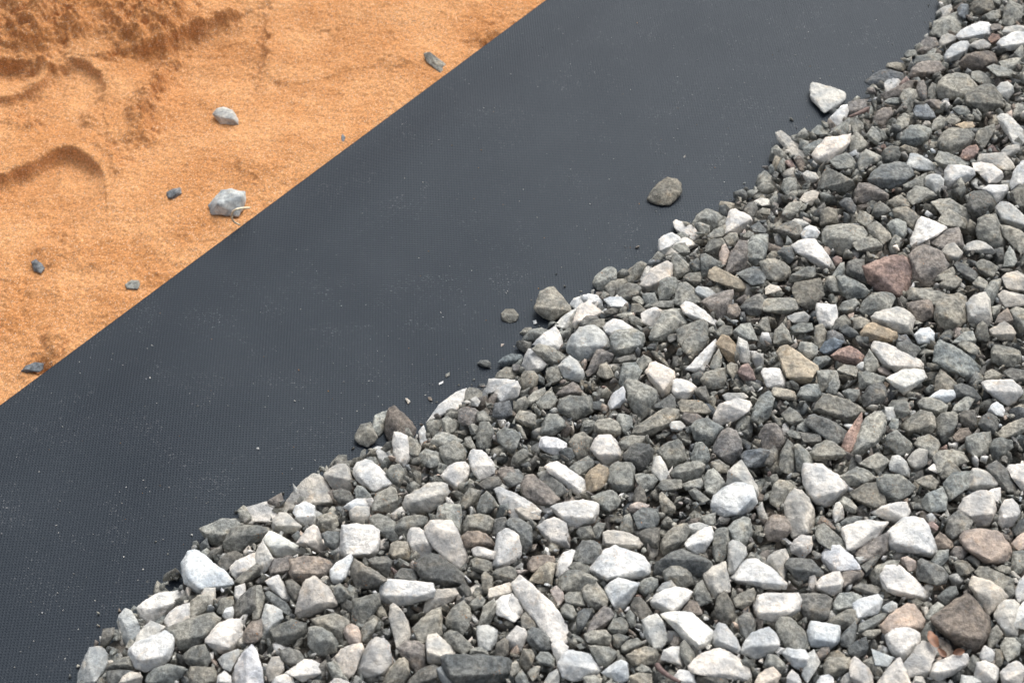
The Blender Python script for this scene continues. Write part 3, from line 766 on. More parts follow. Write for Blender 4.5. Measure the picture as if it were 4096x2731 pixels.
def mesh_from_arrays(name, verts, tris, smooth=True):
    me = bpy.data.meshes.new(name)
    n = tris.shape[1]
    me.vertices.add(len(verts)); me.loops.add(tris.size); me.polygons.add(len(tris))
    me.vertices.foreach_set("co", np.ascontiguousarray(verts, dtype=np.float32).ravel())
    me.loops.foreach_set("vertex_index", np.ascontiguousarray(tris, dtype=np.int32).ravel())
    me.polygons.foreach_set("loop_start", np.arange(0, tris.size, n, dtype=np.int32))
    me.update(calc_edges=True)
    me.validate()
    if smooth:
        me.polygons.foreach_set("use_smooth", np.ones(len(me.polygons), dtype=bool))
    return me

def attr(me, name, typ, data):
    a = me.attributes.new(name, typ, 'POINT')
    key = {'FLOAT': 'value', 'FLOAT_COLOR': 'color', 'FLOAT_VECTOR': 'vector'}[typ]
    a.data.foreach_set(key, np.ascontiguousarray(data, dtype=np.float32).ravel())

def link(name, me, mat):
    me.materials.append(mat)
    o = bpy.data.objects.new(name, me)
    COL.objects.link(o)
    return o

class VNoise:
    """value noise on a random lattice, vectorised"""
    def __init__(self, seed):
        self.g = np.random.default_rng(seed).random((256, 256))
    def at(self, x, y):
        xi = np.floor(x).astype(int); yi = np.floor(y).astype(int)
        fx = x - xi; fy = y - yi
        fx = fx * fx * fx * (fx * (fx * 6 - 15) + 10); fy = fy * fy * fy * (fy * (fy * 6 - 15) + 10)
        a = self.g[xi & 255, yi & 255]; b = self.g[(xi + 1) & 255, yi & 255]
        c = self.g[xi & 255, (yi + 1) & 255]; d = self.g[(xi + 1) & 255, (yi + 1) & 255]
        return (a * (1 - fx) + b * fx) * (1 - fy) + (c * (1 - fx) + d * fx) * fy * 1.0 - 0.5
    def fbm(self, x, y, octv=4, gain=0.5):
        s, a = 0, 1.0
        for i in range(octv):
            s = s + a * self.at(x * 2 ** i + 17.3 * i, y * 2 ** i - 9.1 * i); a *= gain
        return s

def sstep(a, b, x):
    t = np.clip((x - a) / (b - a), 0, 1)
    return t * t * (3 - 2 * t)

def poly_dist(P, L):
    """distance of 2-D points P to polyline L, and the side (>0: to the right of travel)"""
    best = np.full(len(P), 1e9); side = np.zeros(len(P))
    for a, b in zip(L[:-1], L[1:]):
        ab = b - a; ap = P - a
        t = np.clip((ap @ ab) / (ab @ ab), 0, 1)
        q = ap - t[:, None] * ab
        d = np.hypot(q[:, 0], q[:, 1])
        s = ab[1] * ap[:, 0] - ab[0] * ap[:, 1]
        m = d < best
        best[m] = d[m]; side[m] = np.sign(s[m])
    return best, side

def spline(P, m=8):
    P = np.array(P, float); out = []
    for i in range(len(P) - 1):
        p0, p1, p2, p3 = P[max(i - 1, 0)], P[i], P[i + 1], P[min(i + 2, len(P) - 1)]
        for s in np.linspace(0, 1, m, endpoint=False):
            out.append(.5 * (2 * p1 + (p2 - p0) * s + (2 * p0 - 5 * p1 + 4 * p2 - p3) * s ** 2 + (3 * p1 - p0 - 3 * p2 + p3) * s ** 3))
    out.append(P[-1]); return np.array(out)

def inside_poly(x, y, P):
    r = np.zeros(np.shape(x), bool)
    n = len(P)
    for i in range(n):
        x0, y0 = P[i]; x1, y1 = P[(i + 1) % n]
        c = ((y0 > y) != (y1 > y))
        with np.errstate(divide='ignore', invalid='ignore'):
            r ^= c & (x < (x1 - x0) * (y - y0) / (y1 - y0 + 1e-12) + x0)
    return r

# ---------------------------------------------------------------- node helpers
def new_mat(name):
    m = bpy.data.materials.new(name); m.use_nodes = True
    nt = m.node_tree; nt.nodes.clear()
    out = nt.nodes.new("ShaderNodeOutputMaterial")
    b = nt.nodes.new("ShaderNodeBsdfPrincipled")
    nt.links.new(b.outputs[0], out.inputs[0])
    return m, nt, b

class G:
    def __init__(self, nt): self.nt = nt
    def _set(self, sock, v):
        if hasattr(v, "is_output"): self.nt.links.new(v, sock)
        else: sock.default_value = v
    def math(self, op, a, b=0.0, c=None, clamp=False):
        n = self.nt.nodes.new("ShaderNodeMath"); n.operation = op; n.use_clamp = clamp
        self._set(n.inputs[0], a); self._set(n.inputs[1], b)
        if c is not None: self._set(n.inputs[2], c)
        return n.outputs[0]
    def vmath(self, op, a, b=(0, 0, 0)):
        n = self.nt.nodes.new("ShaderNodeVectorMath"); n.operation = op
        self._set(n.inputs[0], a); self._set(n.inputs[1], b)
        return n.outputs[0]
    def noise(self, vec, scale, detail=4.0, rough=0.55, out=0):
        n = self.nt.nodes.new("ShaderNodeTexNoise")
        self._set(n.inputs["Vector"], vec); n.inputs["Scale"].default_value = scale
        n.inputs["Detail"].default_value = detail; n.inputs["Roughness"].default_value = rough
        return n.outputs[out]
    def voronoi(self, vec, scale, out="Color"):
        n = self.nt.nodes.new("ShaderNodeTexVoronoi")
        self._set(n.inputs["Vector"], vec); n.inputs["Scale"].default_value = scale
        return n.outputs[out]
    def map(self, v, a, b, c, d):
        n = self.nt.nodes.new("ShaderNodeMapRange"); n.interpolation_type = 'SMOOTHSTEP'
        self._set(n.inputs[0], v)
        for i, k in enumerate((a, b, c, d)): self._set(n.inputs[1 + i], k)
        return n.outputs[0]
    def mix(self, f, a, b, mode='MIX'):
        n = self.nt.nodes.new("ShaderNodeMix"); n.data_type = 'RGBA'; n.blend_type = mode
        self._set(n.inputs[0], f); self._set(n.inputs[6], a); self._set(n.inputs[7], b)
        return n.outputs[2]
    def attr(self, name, out):
        n = self.nt.nodes.new("ShaderNodeAttribute"); n.attribute_name = name
        return n.outputs[out]
    def bump(self, h, dist, strength=1.0, normal=None):
        n = self.nt.nodes.new("ShaderNodeBump")
        n.inputs["Strength"].default_value = strength; n.inputs["Distance"].default_value = dist
        self._set(n.inputs["Height"], h)
        if normal is not None: self._set(n.inputs["Normal"], normal)
        return n.outputs[0]
    def geo(self, out):
        n = self.nt.nodes.new("ShaderNodeNewGeometry"); return n.outputs[out]
    def sep(self, v):
        n = self.nt.nodes.new("ShaderNodeSeparateXYZ"); self._set(n.inputs[0], v); return n.outputs
    def comb(self, x, y, z=0.0):
        n = self.nt.nodes.new("ShaderNodeCombineXYZ")
        for i, k in enumerate((x, y, z)): self._set(n.inputs[i], k)
        return n.outputs[0]

# ---------------------------------------------------------------- materials
def stone_material():
    m, nt, b = new_mat("crushed_stone"); g = G(nt)
    tint = g.attr("tint", "Color"); pale = g.attr("pale", "Fac"); seed = g.attr("seed", "Vector")
    p = g.vmath('ADD', g.geo("Position"), seed)
    big = g.noise(p, 75.0, 4.0)
    mid = g.noise(p, 330.0, 5.0, 0.62)
    fine = g.noise(p, 1500.0, 3.0, 0.6)
    col = g.mix(1.0, tint, g.comb(g.map(big, .32, .68, .70, 1.24), g.map(big, .32, .68, .73, 1.21), g.map(big, .32, .68, .77, 1.17)), 'MULTIPLY')
    mm = g.mix(pale, g.map(mid, .34, .66, .62, 1.30), g.map(mid, .32, .68, .82, 1.12))
    mm = g.sep(mm)[0]
    col = g.mix(1.0, col, g.comb(mm, mm, mm), 'MULTIPLY')
    ff = g.map(fine, .3, .7, .74, 1.26)
    col = g.mix(g.math('SUBTRACT', 1.0, g.math('MULTIPLY', pale, .62)), col, g.mix(1.0, col, g.comb(ff, ff, ff), 'MULTIPLY'))
    # blue-grey mineral veins and flecks on the pale stones
    vein = g.map(g.noise(g.vmath('ADD', p, (3.1, 1.7, .4)), 260.0, 6.0, .72), .56, .68, 0.0, .45)
    col = g.mix(g.math('MULTIPLY', vein, pale), col, (.27, .30, .34, 1))
    # buff staining
    buff = g.map(g.noise(g.vmath('ADD', p, (7.3, 2.2, 5.0)), 95.0, 4.0, .6), .56, .72, 0.0, .45)
    col = g.mix(buff, col, g.mix(1.0, col, (1.10, .93, .74, 1), 'MULTIPLY'))
    # grains of orange sand stuck here and there
    zone = g.map(g.noise(g.vmath('ADD', p, (1.3, 9.2, 4.0)), 60.0, 2.0), .60, .70, 0.0, 1.0)
    grain = g.map(g.noise(g.vmath('ADD', p, (5.3, .2, 8.0)), 900.0, 1.0), .66, .70, 0.0, .85)
    col = g.mix(g.math('MULTIPLY', zone, grain), col, (.48, .21, .06, 1))
    nt.links.new(col, b.inputs["Base Color"])
    b.inputs["Roughness"].default_value = .88
    b.inputs["Specular IOR Level"].default_value = .22
    h = g.math('ADD', g.math('MULTIPLY', mid, 1.0), g.math('MULTIPLY', fine, .45))
    n1 = g.bump(h, .0019, .85)
    nt.links.new(n1, b.inputs["Normal"])
    return m

def membrane_material():
    m, nt, b = new_mat("dimpled_black_plastic"); g = G(nt)
    P = g.geo("Position"); s = g.sep(P)
    a = math.radians(3.0); per = 0.00226
    u = g.math('ADD', g.math('MULTIPLY', s[0], math.cos(a) / per), g.math('MULTIPLY', s[1], math.sin(a) / per))
    v = g.math('ADD', g.math('MULTIPLY', s[0], -math.sin(a) / per), g.math('MULTIPLY', s[1], math.cos(a) / per))
    fu = g.math('SUBTRACT', g.math('FRACT', g.math('ADD', u, 1000.0)), .5)
    fv = g.math('SUBTRACT', g.math('FRACT', g.math('ADD', v, 1000.0)), .5)
    r = g.math('SQRT', g.math('ADD', g.math('MULTIPLY', fu, fu), g.math('MULTIPLY', fv, fv)))
    dim = g.map(r, .20, .42, 0.0, 1.0)
    dust = g.noise(P, 22.0, 6.0, .6)
    dust2 = g.noise(P, 900.0, 3.0, .6)
    f = g.math('MULTIPLY', g.map(dust, .42, .75, .0, .5), g.map(dust2, .4, .75, 0.0, 1.0))
    col = g.mix(f, (.0112, .0142, .0205, 1), (.034, .038, .046, 1))
    zone = g.map(g.noise(g.vmath('ADD', P, (2.0, 5.0, 0.0)), 26.0, 5.0, .65), .46, .70, .12, 1.0)
    fleck = g.map(g.noise(g.vmath('ADD', P, (9.0, 1.0, 0.0)), 720.0, 2.0, .6), .625, .69, 0.0, .55)
    col = g.mix(g.math('MULTIPLY', zone, fleck), col, (.30, .30, .30, 1))
    nt.links.new(col, b.inputs["Base Color"])
    b.inputs["Roughness"].default_value = .52
    b.inputs["Specular IOR Level"].default_value = .31
    b.inputs["Specular Tint"].default_value = (.72, .88, 1.0, 1)
    nb = g.bump(dim, .00042, .75)
    nb = g.bump(g.noise(P, 2600.0, 2.0), .00006, .6, nb)
    nt.links.new(nb, b.inputs["Normal"])
    return m

def sand_material():
    m, nt, b = new_mat("orange_building_sand"); g = G(nt)
    P = g.geo("Position")
    cell = g.voronoi(P, 1600.0, "Color")
    sc = g.sep(cell)
    col = g.mix(g.map(g.noise(P, 16.0, 5.0), .36, .64, 0.0, 1.0), (.635, .325, .142, 1), (.53, .245, .094, 1))
    damp = g.attr("damp", "Fac")
    col = g.mix(g.math('MULTIPLY', damp, g.map(g.noise(P, 160.0, 5.0), .3, .7, .25, .75)), col, (.40, .165, .052, 1))
    k = g.map(sc[0], 0.0, 1.0, .74, 1.22)
    col = g.mix(1.0, col, g.comb(k, k, k), 'MULTIPLY')
    med = g.map(g.noise(P, 420.0, 3.0), .3, .7, .80, 1.18)
    col = g.mix(1.0, col, g.comb(med, med, med), 'MULTIPLY')
    col = g.mix(g.map(sc[1], .95, .965, 0.0, .75), col, (.78, .62, .46, 1))
    col = g.mix(g.map(sc[2], .955, .97, 0.0, .7), col, (.16, .12, .11, 1))
    nt.links.new(col, b.inputs["Base Color"])
    b.inputs["Roughness"].default_value = .93
    b.inputs["Specular IOR Level"].default_value = .15
    h = g.math('ADD', g.math('MULTIPLY', g.voronoi(P, 1600.0, "Distance"), -.8), g.math('MULTIPLY', g.noise(P, 520.0, 4.0, .6), 1.6))
    nt.links.new(g.bump(h, .0008, .7), b.inputs["Normal"])
    return m

def plain_material(name, c, rough=.7, var=.25, scale=400.0):
    m, nt, b = new_mat(name); g = G(nt)
    n = g.map(g.noise(g.geo("Position"), scale, 4.0), .3, .7, 1 - var, 1 + var)
    nt.links.new(g.mix(1.0, (*c, 1), g.comb(n, n, n), 'MULTIPLY'), b.inputs["Base Color"])
    b.inputs["Roughness"].default_value = rough
    return m

M_STONE = stone_material(); M_MEMB = membrane_material(); M_SAND = sand_material()

# ---------------------------------------------------------------- layout lines (photograph pixels -> ground plane)
E0 = on_plane(np.array([2203.0]), np.array([0.0]))[0][:2]
E1 = on_plane(np.array([0.0]), np.array([1638.0]))[0][:2]
EU = (E0 - E1) / np.linalg.norm(E0 - E1)         # along the membrane edge, lower left to upper right
EV = np.array([-EU[1], EU[0]])                   # away from the membrane, over the sand
if EV[1] < 0: EV = -EV
def uv_of(P2): d = P2 - E1; return d @ EU, d @ EV
ELEN = float(np.linalg.norm(E0 - E1))

DS = 4096 / 2352
GB = np.array([(-90, 2200), (60, 1900), (120, 1760), (165, 1640), (182, 1568), (197, 1497), (272, 1422), (318, 1388), (418, 1300), (455, 1236), (525, 1195), (600, 1168),
      (660, 1142), (708, 1098), (752, 1068), (810, 1052), (855, 1022), (950, 992), (1000, 938), (1060, 898), (1125, 878), (1172, 818),
      (1215, 765), (1262, 735), (1312, 692), (1367, 662), (1480, 612), (1520, 562), (1562, 518), (1640, 490), (1735, 415), (1780, 340), (1850, 300),
      (1950, 240), (2000, 198), (2070, 143), (2130, 72), (2155, 0), (2215, -110), (2300, -260)], float) * DS
GP = np.vstack([GB, np.array([(3100, -300), (3100, 2200)], float) * DS])
GBW = on_plane(GB[:, 0], GB[:, 1])[:, :2]
GPW = on_plane(GP[:, 0], GP[:, 1])[:, :2]
def heap_d(P2):
    d, _ = poly_dist(P2, GBW)
    return np.where(inside_poly(P2[:, 0], P2[:, 1], GPW), d, -d)
def heap_h(P2):
    d = np.clip(heap_d(P2), 0, None)
    return 0.010 + 0.042 * (1 - np.exp(-d / 0.10))
def on_heap(px, py):
    px = np.atleast_1d(np.asarray(px, float)); py = np.atleast_1d(np.asarray(py, float))
    z = np.full(len(px), .02)
    for _ in range(7):
        p = on_plane(px, py, z); z = heap_h(p[:, :2])
    return on_plane(px, py, z)

# ---------------------------------------------------------------- sand
def zp(pts, s=2.138, ox=0, oy=0):
    a = np.array(pts, float) / s + np.array([ox, oy])
    w = on_plane(a[:, 0], a[:, 1])[:, :2]
    return np.array([uv_of(q) for q in w])
N1, N2, N3, N4 = VNoise(1), VNoise(2), VNoise(3), VNoise(4)
def sand_height(P):
    """P: (n,2) in edge coordinates (u along the membrane edge, v over the sand)"""
    u, v = P[:, 0], P[:, 1]
    wob = np.stack([N1.fbm(u / .018, v / .018, 3), N2.fbm(u / .018, v / .018, 3)], 1) * .007
    Q = P + wob
    h = N3.fbm(u / .16, v / .16, 3) * .010
    crumb = np.zeros(len(P))
    def step(L, depth, reach, edge=.0022, side=1, lip=0.0, rough=.5, ends=.30):
        nonlocal h, crumb
        L = spline(L, 6)
        W_ = Q if rough > .2 else P + wob * .15
        d, s = poly_dist(W_, L); s = s * side
        sd = d * s
        # the drop dies away towards both ends of the line
        ax = L[-1] - L[0]; tt = ((W_ - L[0]) @ ax) / (ax @ ax)
        tap = .12 + .88 * sstep(0, ends, tt) * sstep(1, 1 - ends, tt)
        sp = np.clip(sd, 0, None)
        prof = (.30 * sstep(-edge, edge, sd) + .70 * (1 - np.exp(-sp / (edge * 3.2)))) * 1.25 * np.exp(-sp / reach) * tap
        h = h - depth * prof
        if lip: h = h + lip * tap * np.exp(-((sd + .004) / .006) ** 2)
        crumb = np.maximum(crumb, rough * np.exp(-(d / .012) ** 2))
    def blob(pt, r, amp, rough=0.0, s=2.138, ox=0, oy=0):
        nonlocal h, crumb
        c = zp([pt], s, ox, oy)[0]
        e = np.exp(-(((Q - c) ** 2).sum(1)) / r ** 2)
        h = h + amp * e
        if rough: crumb = np.maximum(crumb, rough * np.clip(e * 1.6, 0, 1))
    # raised crumbly bank in the far left corner
    for pt, r, a, q in (((100, -200), .075, .030, 1.0), ((700, -100), .06, .018, 1.0), ((1250, 150), .045, .010, .9), ((300, 250), .045, .010, .95), ((-400, 200), .08, .02, .8)):
        blob(pt, r, a, q)
    step(zp([(-300, 1500), (0, 1465), (110, 1415), (240, 1372), (350, 1302), (430, 1250), (500, 1224), (560, 1216), (625, 1230), (700, 1272), (780, 1328), (840, 1388), (880, 1460), (895, 1540), (900, 1620)]), .0135, .042, .0014, 1, .0020, .12)
    step(zp([(-200, 800), (0, 780), (170, 760), (370, 660), (410, 560), (560, 520), (650, 490), (800, 540), (870, 600), (885, 750), (900, 900)]), .0120, .034, .0018, 1, .0012, .30)
    step(zp([(-250, 560), (40, 540), (150, 535), (290, 520), (410, 540)]), .016, .026, .0022, 1, .001, .75)
    step(zp([(-100, 420), (100, 440), (330, 400), (600, 350), (700, 300)]), .007, .018, .002, 1, .002, .9)
    step(zp([(960, 440), (1100, 425), (1300, 380), (1420, 310), (1560, 260), (1700, 190), (1850, 130), (2000, 80)]), .017, .050, .003, 1, .002, .8)
    step(zp([(1430, 380), (1380, 560), (1280, 740), (1220, 860), (1180, 950), (1210, 1020), (1190, 1150)]), .0115, .045, .003, -1, .0065, .85)
    step(zp([(2275, 0), (2270, 160), (2262, 290), (2240, 420), (2215, 560), (2190, 720)]), .0065, .05, .0016, 1, .001, .35)
    step(zp([(870, 1130), (960, 1200), (990, 1330), (1010, 1420)]), .0055, .020, .002, -1, .002, .5)
    step(zp([(100, 900), (170, 985), (240, 990), (290, 930)]), .005, .012, .002, -1, .002, .6)
    step(zp([(1040, 478), (1075, 470), (1150, 425), (1235, 375)], 1.809, 900, 0), .0028, .008, .0010, 1, .0012, .15)
    step(zp([(240, 510), (400, 540), (560, 552), (780, 520), (915, 488)], 1.809, 900, 0), .0022, .012, .0018, 1, .0008, .2)
    step(zp([(1830, 280), (1900, 288), (1960, 270), (2020, 215)], 1.809, 900, 0), .004, .010, .0014, 1, .002, .5)
    step(zp([(615, 150), (690, 178), (800, 175), (880, 150)], 1.809, 900, 0), .0018, .012, .0012, 1, .0006, .05)
    for pt, r, a, q, s, ox, oy in (((780, 975), .008, .006, .6, 2.138, 0, 0), ((720, 900), .006, .004, .5, 2.138, 0, 0), ((1020, 1400), .006, .004, .5, 2.138, 0, 0),
            ((2200, 1440), .022, .003, .55, 2.138, 0, 0), ((1950, 190), .020, .005, .8, 1.809, 900, 0), ((1240, 420), .018, .003, .5, 1.809, 900, 0),
            ((200, 1230), .020, .003, .6, 1.809, 900, 0), ((340, 170), .014, .004, .7, 1.679, 0, 900), ((480, 60), .014, .003, .5, 1.679, 0, 900), ((380, 420), .008, .003, .6, 1.679, 0, 900),
            ((340, 740), .016, .004, .7, 1.679, 0, 900), ((40, 640), .016, .003, .6, 1.679, 0, 900), ((590, 240), .008, .003, .5, 1.679, 0, 900), ((1010, 310), .006, .003, .5, 1.679, 0, 900), ((320, 870), .016, .005, .8, 1.679, 0, 900),
            ((120, 410), .02, .002, .5, 1.679, 0, 900), ((1150, 300), .012, .002, .5, 1.679, 0, 900)):
        blob(pt, r, a, q * .65, s, ox, oy)
    blob((295, 905), .006, -.012, 0, 1.679, 0, 900)          # the small hole above the half-buried stone
    for pt, r, a in (((1015, 420), .007, -.010), ((40, 150), .009, -.012), ((130, 390), .009, -.010), ((1340, 30), .008, -.008), ((540, 530), .005, -.006)):
        blob(pt, r, a, .5)
    # crumbs: billowed lumps where the sand was disturbed, streaks and grain elsewhere
    b = np.abs(N1.fbm(u / .027, v / .027, 4, .48)) * 2
    c = N2.fbm(u / .0055, v / .0055, 3, .6) + .5
    patch = sstep(.02, .30, N4.fbm(u / .045, v / .045, 3)) * .14
    crumb = np.clip(np.maximum(crumb, patch), 0, 1)
    b2 = np.abs(N4.fbm(u / .0095 + 3, v / .0095, 3, .5)) * 2
    h = h + crumb * (b * (.0060 + .0085 * crumb ** 2) + b2 * .0034 + c * .0022 - .006)
    # scraping streaks run roughly level in the picture
    su, sv = u * EU[0] + v * EV[0], u * EU[1] + v * EV[1]
    h = h + N3.fbm(su / .022, sv / .0080, 3) * .0007 + N4.fbm(u / .0036, v / .0036, 3, .6) * .0009 + N1.fbm(u / .010 + 7, v / .010, 3, .6) * .0011
    h = h - .0015
    h = np.where(v < .03, np.minimum(h, .0008 + np.clip(v, 0, 1) * .12) * sstep(-.004, .006, v) - .003 * sstep(.002, -.004, v), h)
    return h, np.clip(crumb * 1.15, 0, 1)

def graded(a, b, step, far):
    mid = np.arange(a, b + step, step)
    out = [mid[-1]]; s = step
    while out[-1] < far[1]: s *= 1.35; out.append(out[-1] + s)
    inn = [mid[0]]; s = step
    while inn[-1] > far[0]: s *= 1.35; inn.append(inn[-1] - s)
    return np.array(sorted(set(inn[1:])) + list(mid) + out[1:])
us = graded(-.10, ELEN + .10, .00095, (-12, 12))
vs = graded(-.006, .50, .00085, (-12, 12))
UU, VV = np.meshgrid(us, vs, indexing='ij')
PP = np.stack([UU.ravel(), VV.ravel()], 1)
hz, damp = sand_height(PP)
farness = np.maximum(np.abs(PP[:, 0] - ELEN / 2) - ELEN / 2 - .3, np.maximum(PP[:, 1] - .7, 0))
hz = hz * np.exp(-np.clip(farness, 0, None) / .5)
XY = E1 + PP[:, :1] * EU + PP[:, 1:] * EV
hz = np.where(PP[:, 1] < -.004, -.004, hz)
V = np.column_stack([XY, hz])
nu, nv = len(us), len(vs)
I = np.arange(nu * nv).reshape(nu, nv)
Q = np.stack([I[:-1, :-1], I[1:, :-1], I[1:, 1:], I[:-1, 1:]], -1).reshape(-1, 4)
if EU[0] * EV[1] - EU[1] * EV[0] < 0: Q = Q[:, ::-1]
me = mesh_from_arrays("sand", V, Q)
attr(me, "damp", 'FLOAT', damp)
tag(link("sand", me, M_SAND), "orange building sand ground with footprints beside the black membrane", kind="structure")
def sand_z(xy):
    u, v = uv_of(np.asarray(xy, float))
    return float(sand_height(np.array([[u, v]]))[0][0])

# ---------------------------------------------------------------- membrane
def membrane_z(P):
    u, v = P[:, 0], -P[:, 1]
    w = N1.fbm(u / .22 + 5, v / .22 + 3, 2) * .009 + N2.fbm(u / .10 + 1, v / .10 + 8, 2) * .0022
    w = w * sstep(0, .05, v)
    return .0042 + w * .8 + .004 * sstep(0.0, .07, v) - .0004
us = np.arange(-.9, ELEN + 1.5, .006)
vs = np.concatenate([np.array([0, .0012, .004, .008]), np.arange(.012, 1.25, .006)])
UU, VV = np.meshgrid(us, vs, indexing='ij')
PP = np.stack([UU.ravel(), -VV.ravel()], 1)
z = membrane_z(PP)
XY = E1 + PP[:, :1] * EU + PP[:, 1:] * EV
nu, nv = len(us), len(vs)
I = np.arange(nu * nv).reshape(nu, nv)
Q = np.stack([I[:-1, :-1], I[:-1, 1:], I[1:, 1:], I[1:, :-1]], -1).reshape(-1, 4)
T = np.column_stack([XY, z])
edge = I[:, 0]
low = T[edge].copy(); low[:, 2] -= .0016
k0 = len(T)
T = np.vstack([T, low])
J = np.arange(k0, k0 + len(edge))
Q = np.vstack([Q, np.stack([edge[:-1], edge[1:], J[1:], J[:-1]], -1)])
if EU[0] * EV[1] - EU[1] * EV[0] < 0: Q = Q[:, ::-1]
me = mesh_from_arrays("membrane", T, Q)
tag(link("plastic_membrane", me, M_MEMB), "black dimpled plastic membrane laid between the orange sand and the gravel", "membrane")
def membrane_at(xy):
    u, v = uv_of(np.asarray(xy, float))
    return float(membrane_z(np.array([[u, v]]))[0])

# ---------------------------------------------------------------- stones
TINT = {'w': (.715, .705, .672), 'l': (.52, .51, .472), 'g': (.284, .283, .254), 'd': (.180, .182, .171), 'b': (.250, .226, .202),
        'r': (.345, .258, .226), 'o': (.43, .365, .275), 'p': (.52, .44, .38), 's': (.185, .195, .20), 'v': (.235, .222, .186)}
PALE = {'w': 1.0, 'l': .85, 'p': .7, 'o': .4}
WORD = {'w': 'white', 'l': 'pale grey', 'g': 'grey', 'd': 'dark grey', 'b': 'brownish grey', 'r': 'reddish', 'o': 'tan', 'p': 'pinkish', 's': 'blue grey', 'v': 'olive grey'}
def tint_for(c, r):
    t = np.array(TINT[c]); k = r.normal(1.0, .10 if c in 'wlp' else .15)
    warm = r.normal(0, .03)
    return np.clip(t * np.clip(k, .7, 1.35) * np.array([1 + warm, 1, 1 - warm]), .02, .82)

def hull2(P):
    P = np.unique(P, axis=0); P = P[np.lexsort((P[:, 1], P[:, 0]))]
    def half(pts):
        o = []
        for p in pts:
            while len(o) > 1 and (o[-1][0] - o[-2][0]) * (p[1] - o[-2][1]) - (o[-1][1] - o[-2][1]) * (p[0] - o[-2][0]) <= 0: o.pop()
            o.append(p)
        return o
    a, b = half(P), half(P[::-1])
    return np.array(a[:-1] + b[:-1])
def area2(P):
    x, y = P[:, 0], P[:, 1]
    return .5 * abs(np.dot(x, np.roll(y, -1)) - np.dot(y, np.roll(x, -1)))

def rock_from_points(pts, cuts, size, seed, rough=1.0, round_=1):
    bm = bmesh.new()
    for p in pts: bm.verts.new(p)
    r = bmesh.ops.convex_hull(bm, input=bm.verts, use_existing_faces=False)
    junk = [e for e in r["geom_interior"] + r["geom_unused"] if isinstance(e, bmesh.types.BMVert)]
    if junk: bmesh.ops.delete(bm, geom=list(set(junk)), context='VERTS')
    bmesh.ops.dissolve_limit(bm, angle_limit=math.radians(4), verts=bm.verts, edges=bm.edges)
    bmesh.ops.triangulate(bm, faces=bm.faces)
    # even the triangles out: split long edges until none is longer than the target
    target = size / cuts
    for _ in range(5):
        es = [e for e in bm.edges if e.calc_length() > target]
        if not es: break
        bmesh.ops.subdivide_edges(bm, edges=es, cuts=1)
        bmesh.ops.triangulate(bm, faces=[f for f in bm.faces if len(f.verts) > 3])
    for _ in range(round_):
        bmesh.ops.smooth_vert(bm, verts=bm.verts, factor=.13, use_axis_x=True, use_axis_y=True, use_axis_z=True)
    bmesh.ops.recalc_face_normals(bm, faces=bm.faces)
    bm.normal_update()
    o = Vector(((seed * 12.9898) % 97, (seed * 78.233) % 89, (seed * 37.719) % 83))
    k1, k2, k3 = 2.2 / size, 5.0 / size, 13.0 / size
    for v in bm.verts:
        c = v.co
        d = mnoise.noise(c * k1 + o) * .022 + mnoise.noise(c * k2 + o) * .036 + mnoise.noise(c * k3 + o) * .022
        v.co = c + v.normal * (d * size * rough)
    bm.verts.index_update()
    vs = np.array([v.co[:] for v in bm.verts]); fs = np.array([[v.index for v in f.verts] for f in bm.faces])
    bm.free()
    return vs, fs

class Trace: pass
def parse(txt):
    out, ox, oy, s = [], 0, 0, 2.296875
    for ln in txt.strip().splitlines():
        if ln[0] == '@':
            q = ln[1:].split(); ox, oy = float(q[0]), float(q[1]); s = float(q[2]) if len(q) > 2 else 2.296875
            continue
        t = Trace(); body, _, lab = ln.partition('#')
        t.label = lab.strip()
        t.c = body[0]
        outl, _, ridge = body[1:].partition('/')
        rd = lambda z: np.array([[float(a) for a in w.split(',')] for w in z.split()]) * 10 / s + np.array([ox, oy])
        t.pts = rd(outl); t.ridge = rd(ridge) if ridge.strip() else None
        t.place = 'heap'
        if t.c in 'STUXx':
            t.place = {'S': 'sand', 'T': 'sand', 'U': 'sand', 'X': 'membrane', 'x': 'membrane'}[t.c]
            t.c = {'S': 'l', 'T': 's', 'U': 'g', 'X': 'l' if oy == 0 else 'v', 'x': 'g'}[t.c]
        t.hull = hull2(t.pts); t.area = area2(t.hull)
        t.cen = t.hull.mean(0)
        h = np.clip(t.hull, [0, 0], [4096, 2731]); t.seen = area2(h)
        out.append(t)
    return out
TR = parse(DATA)

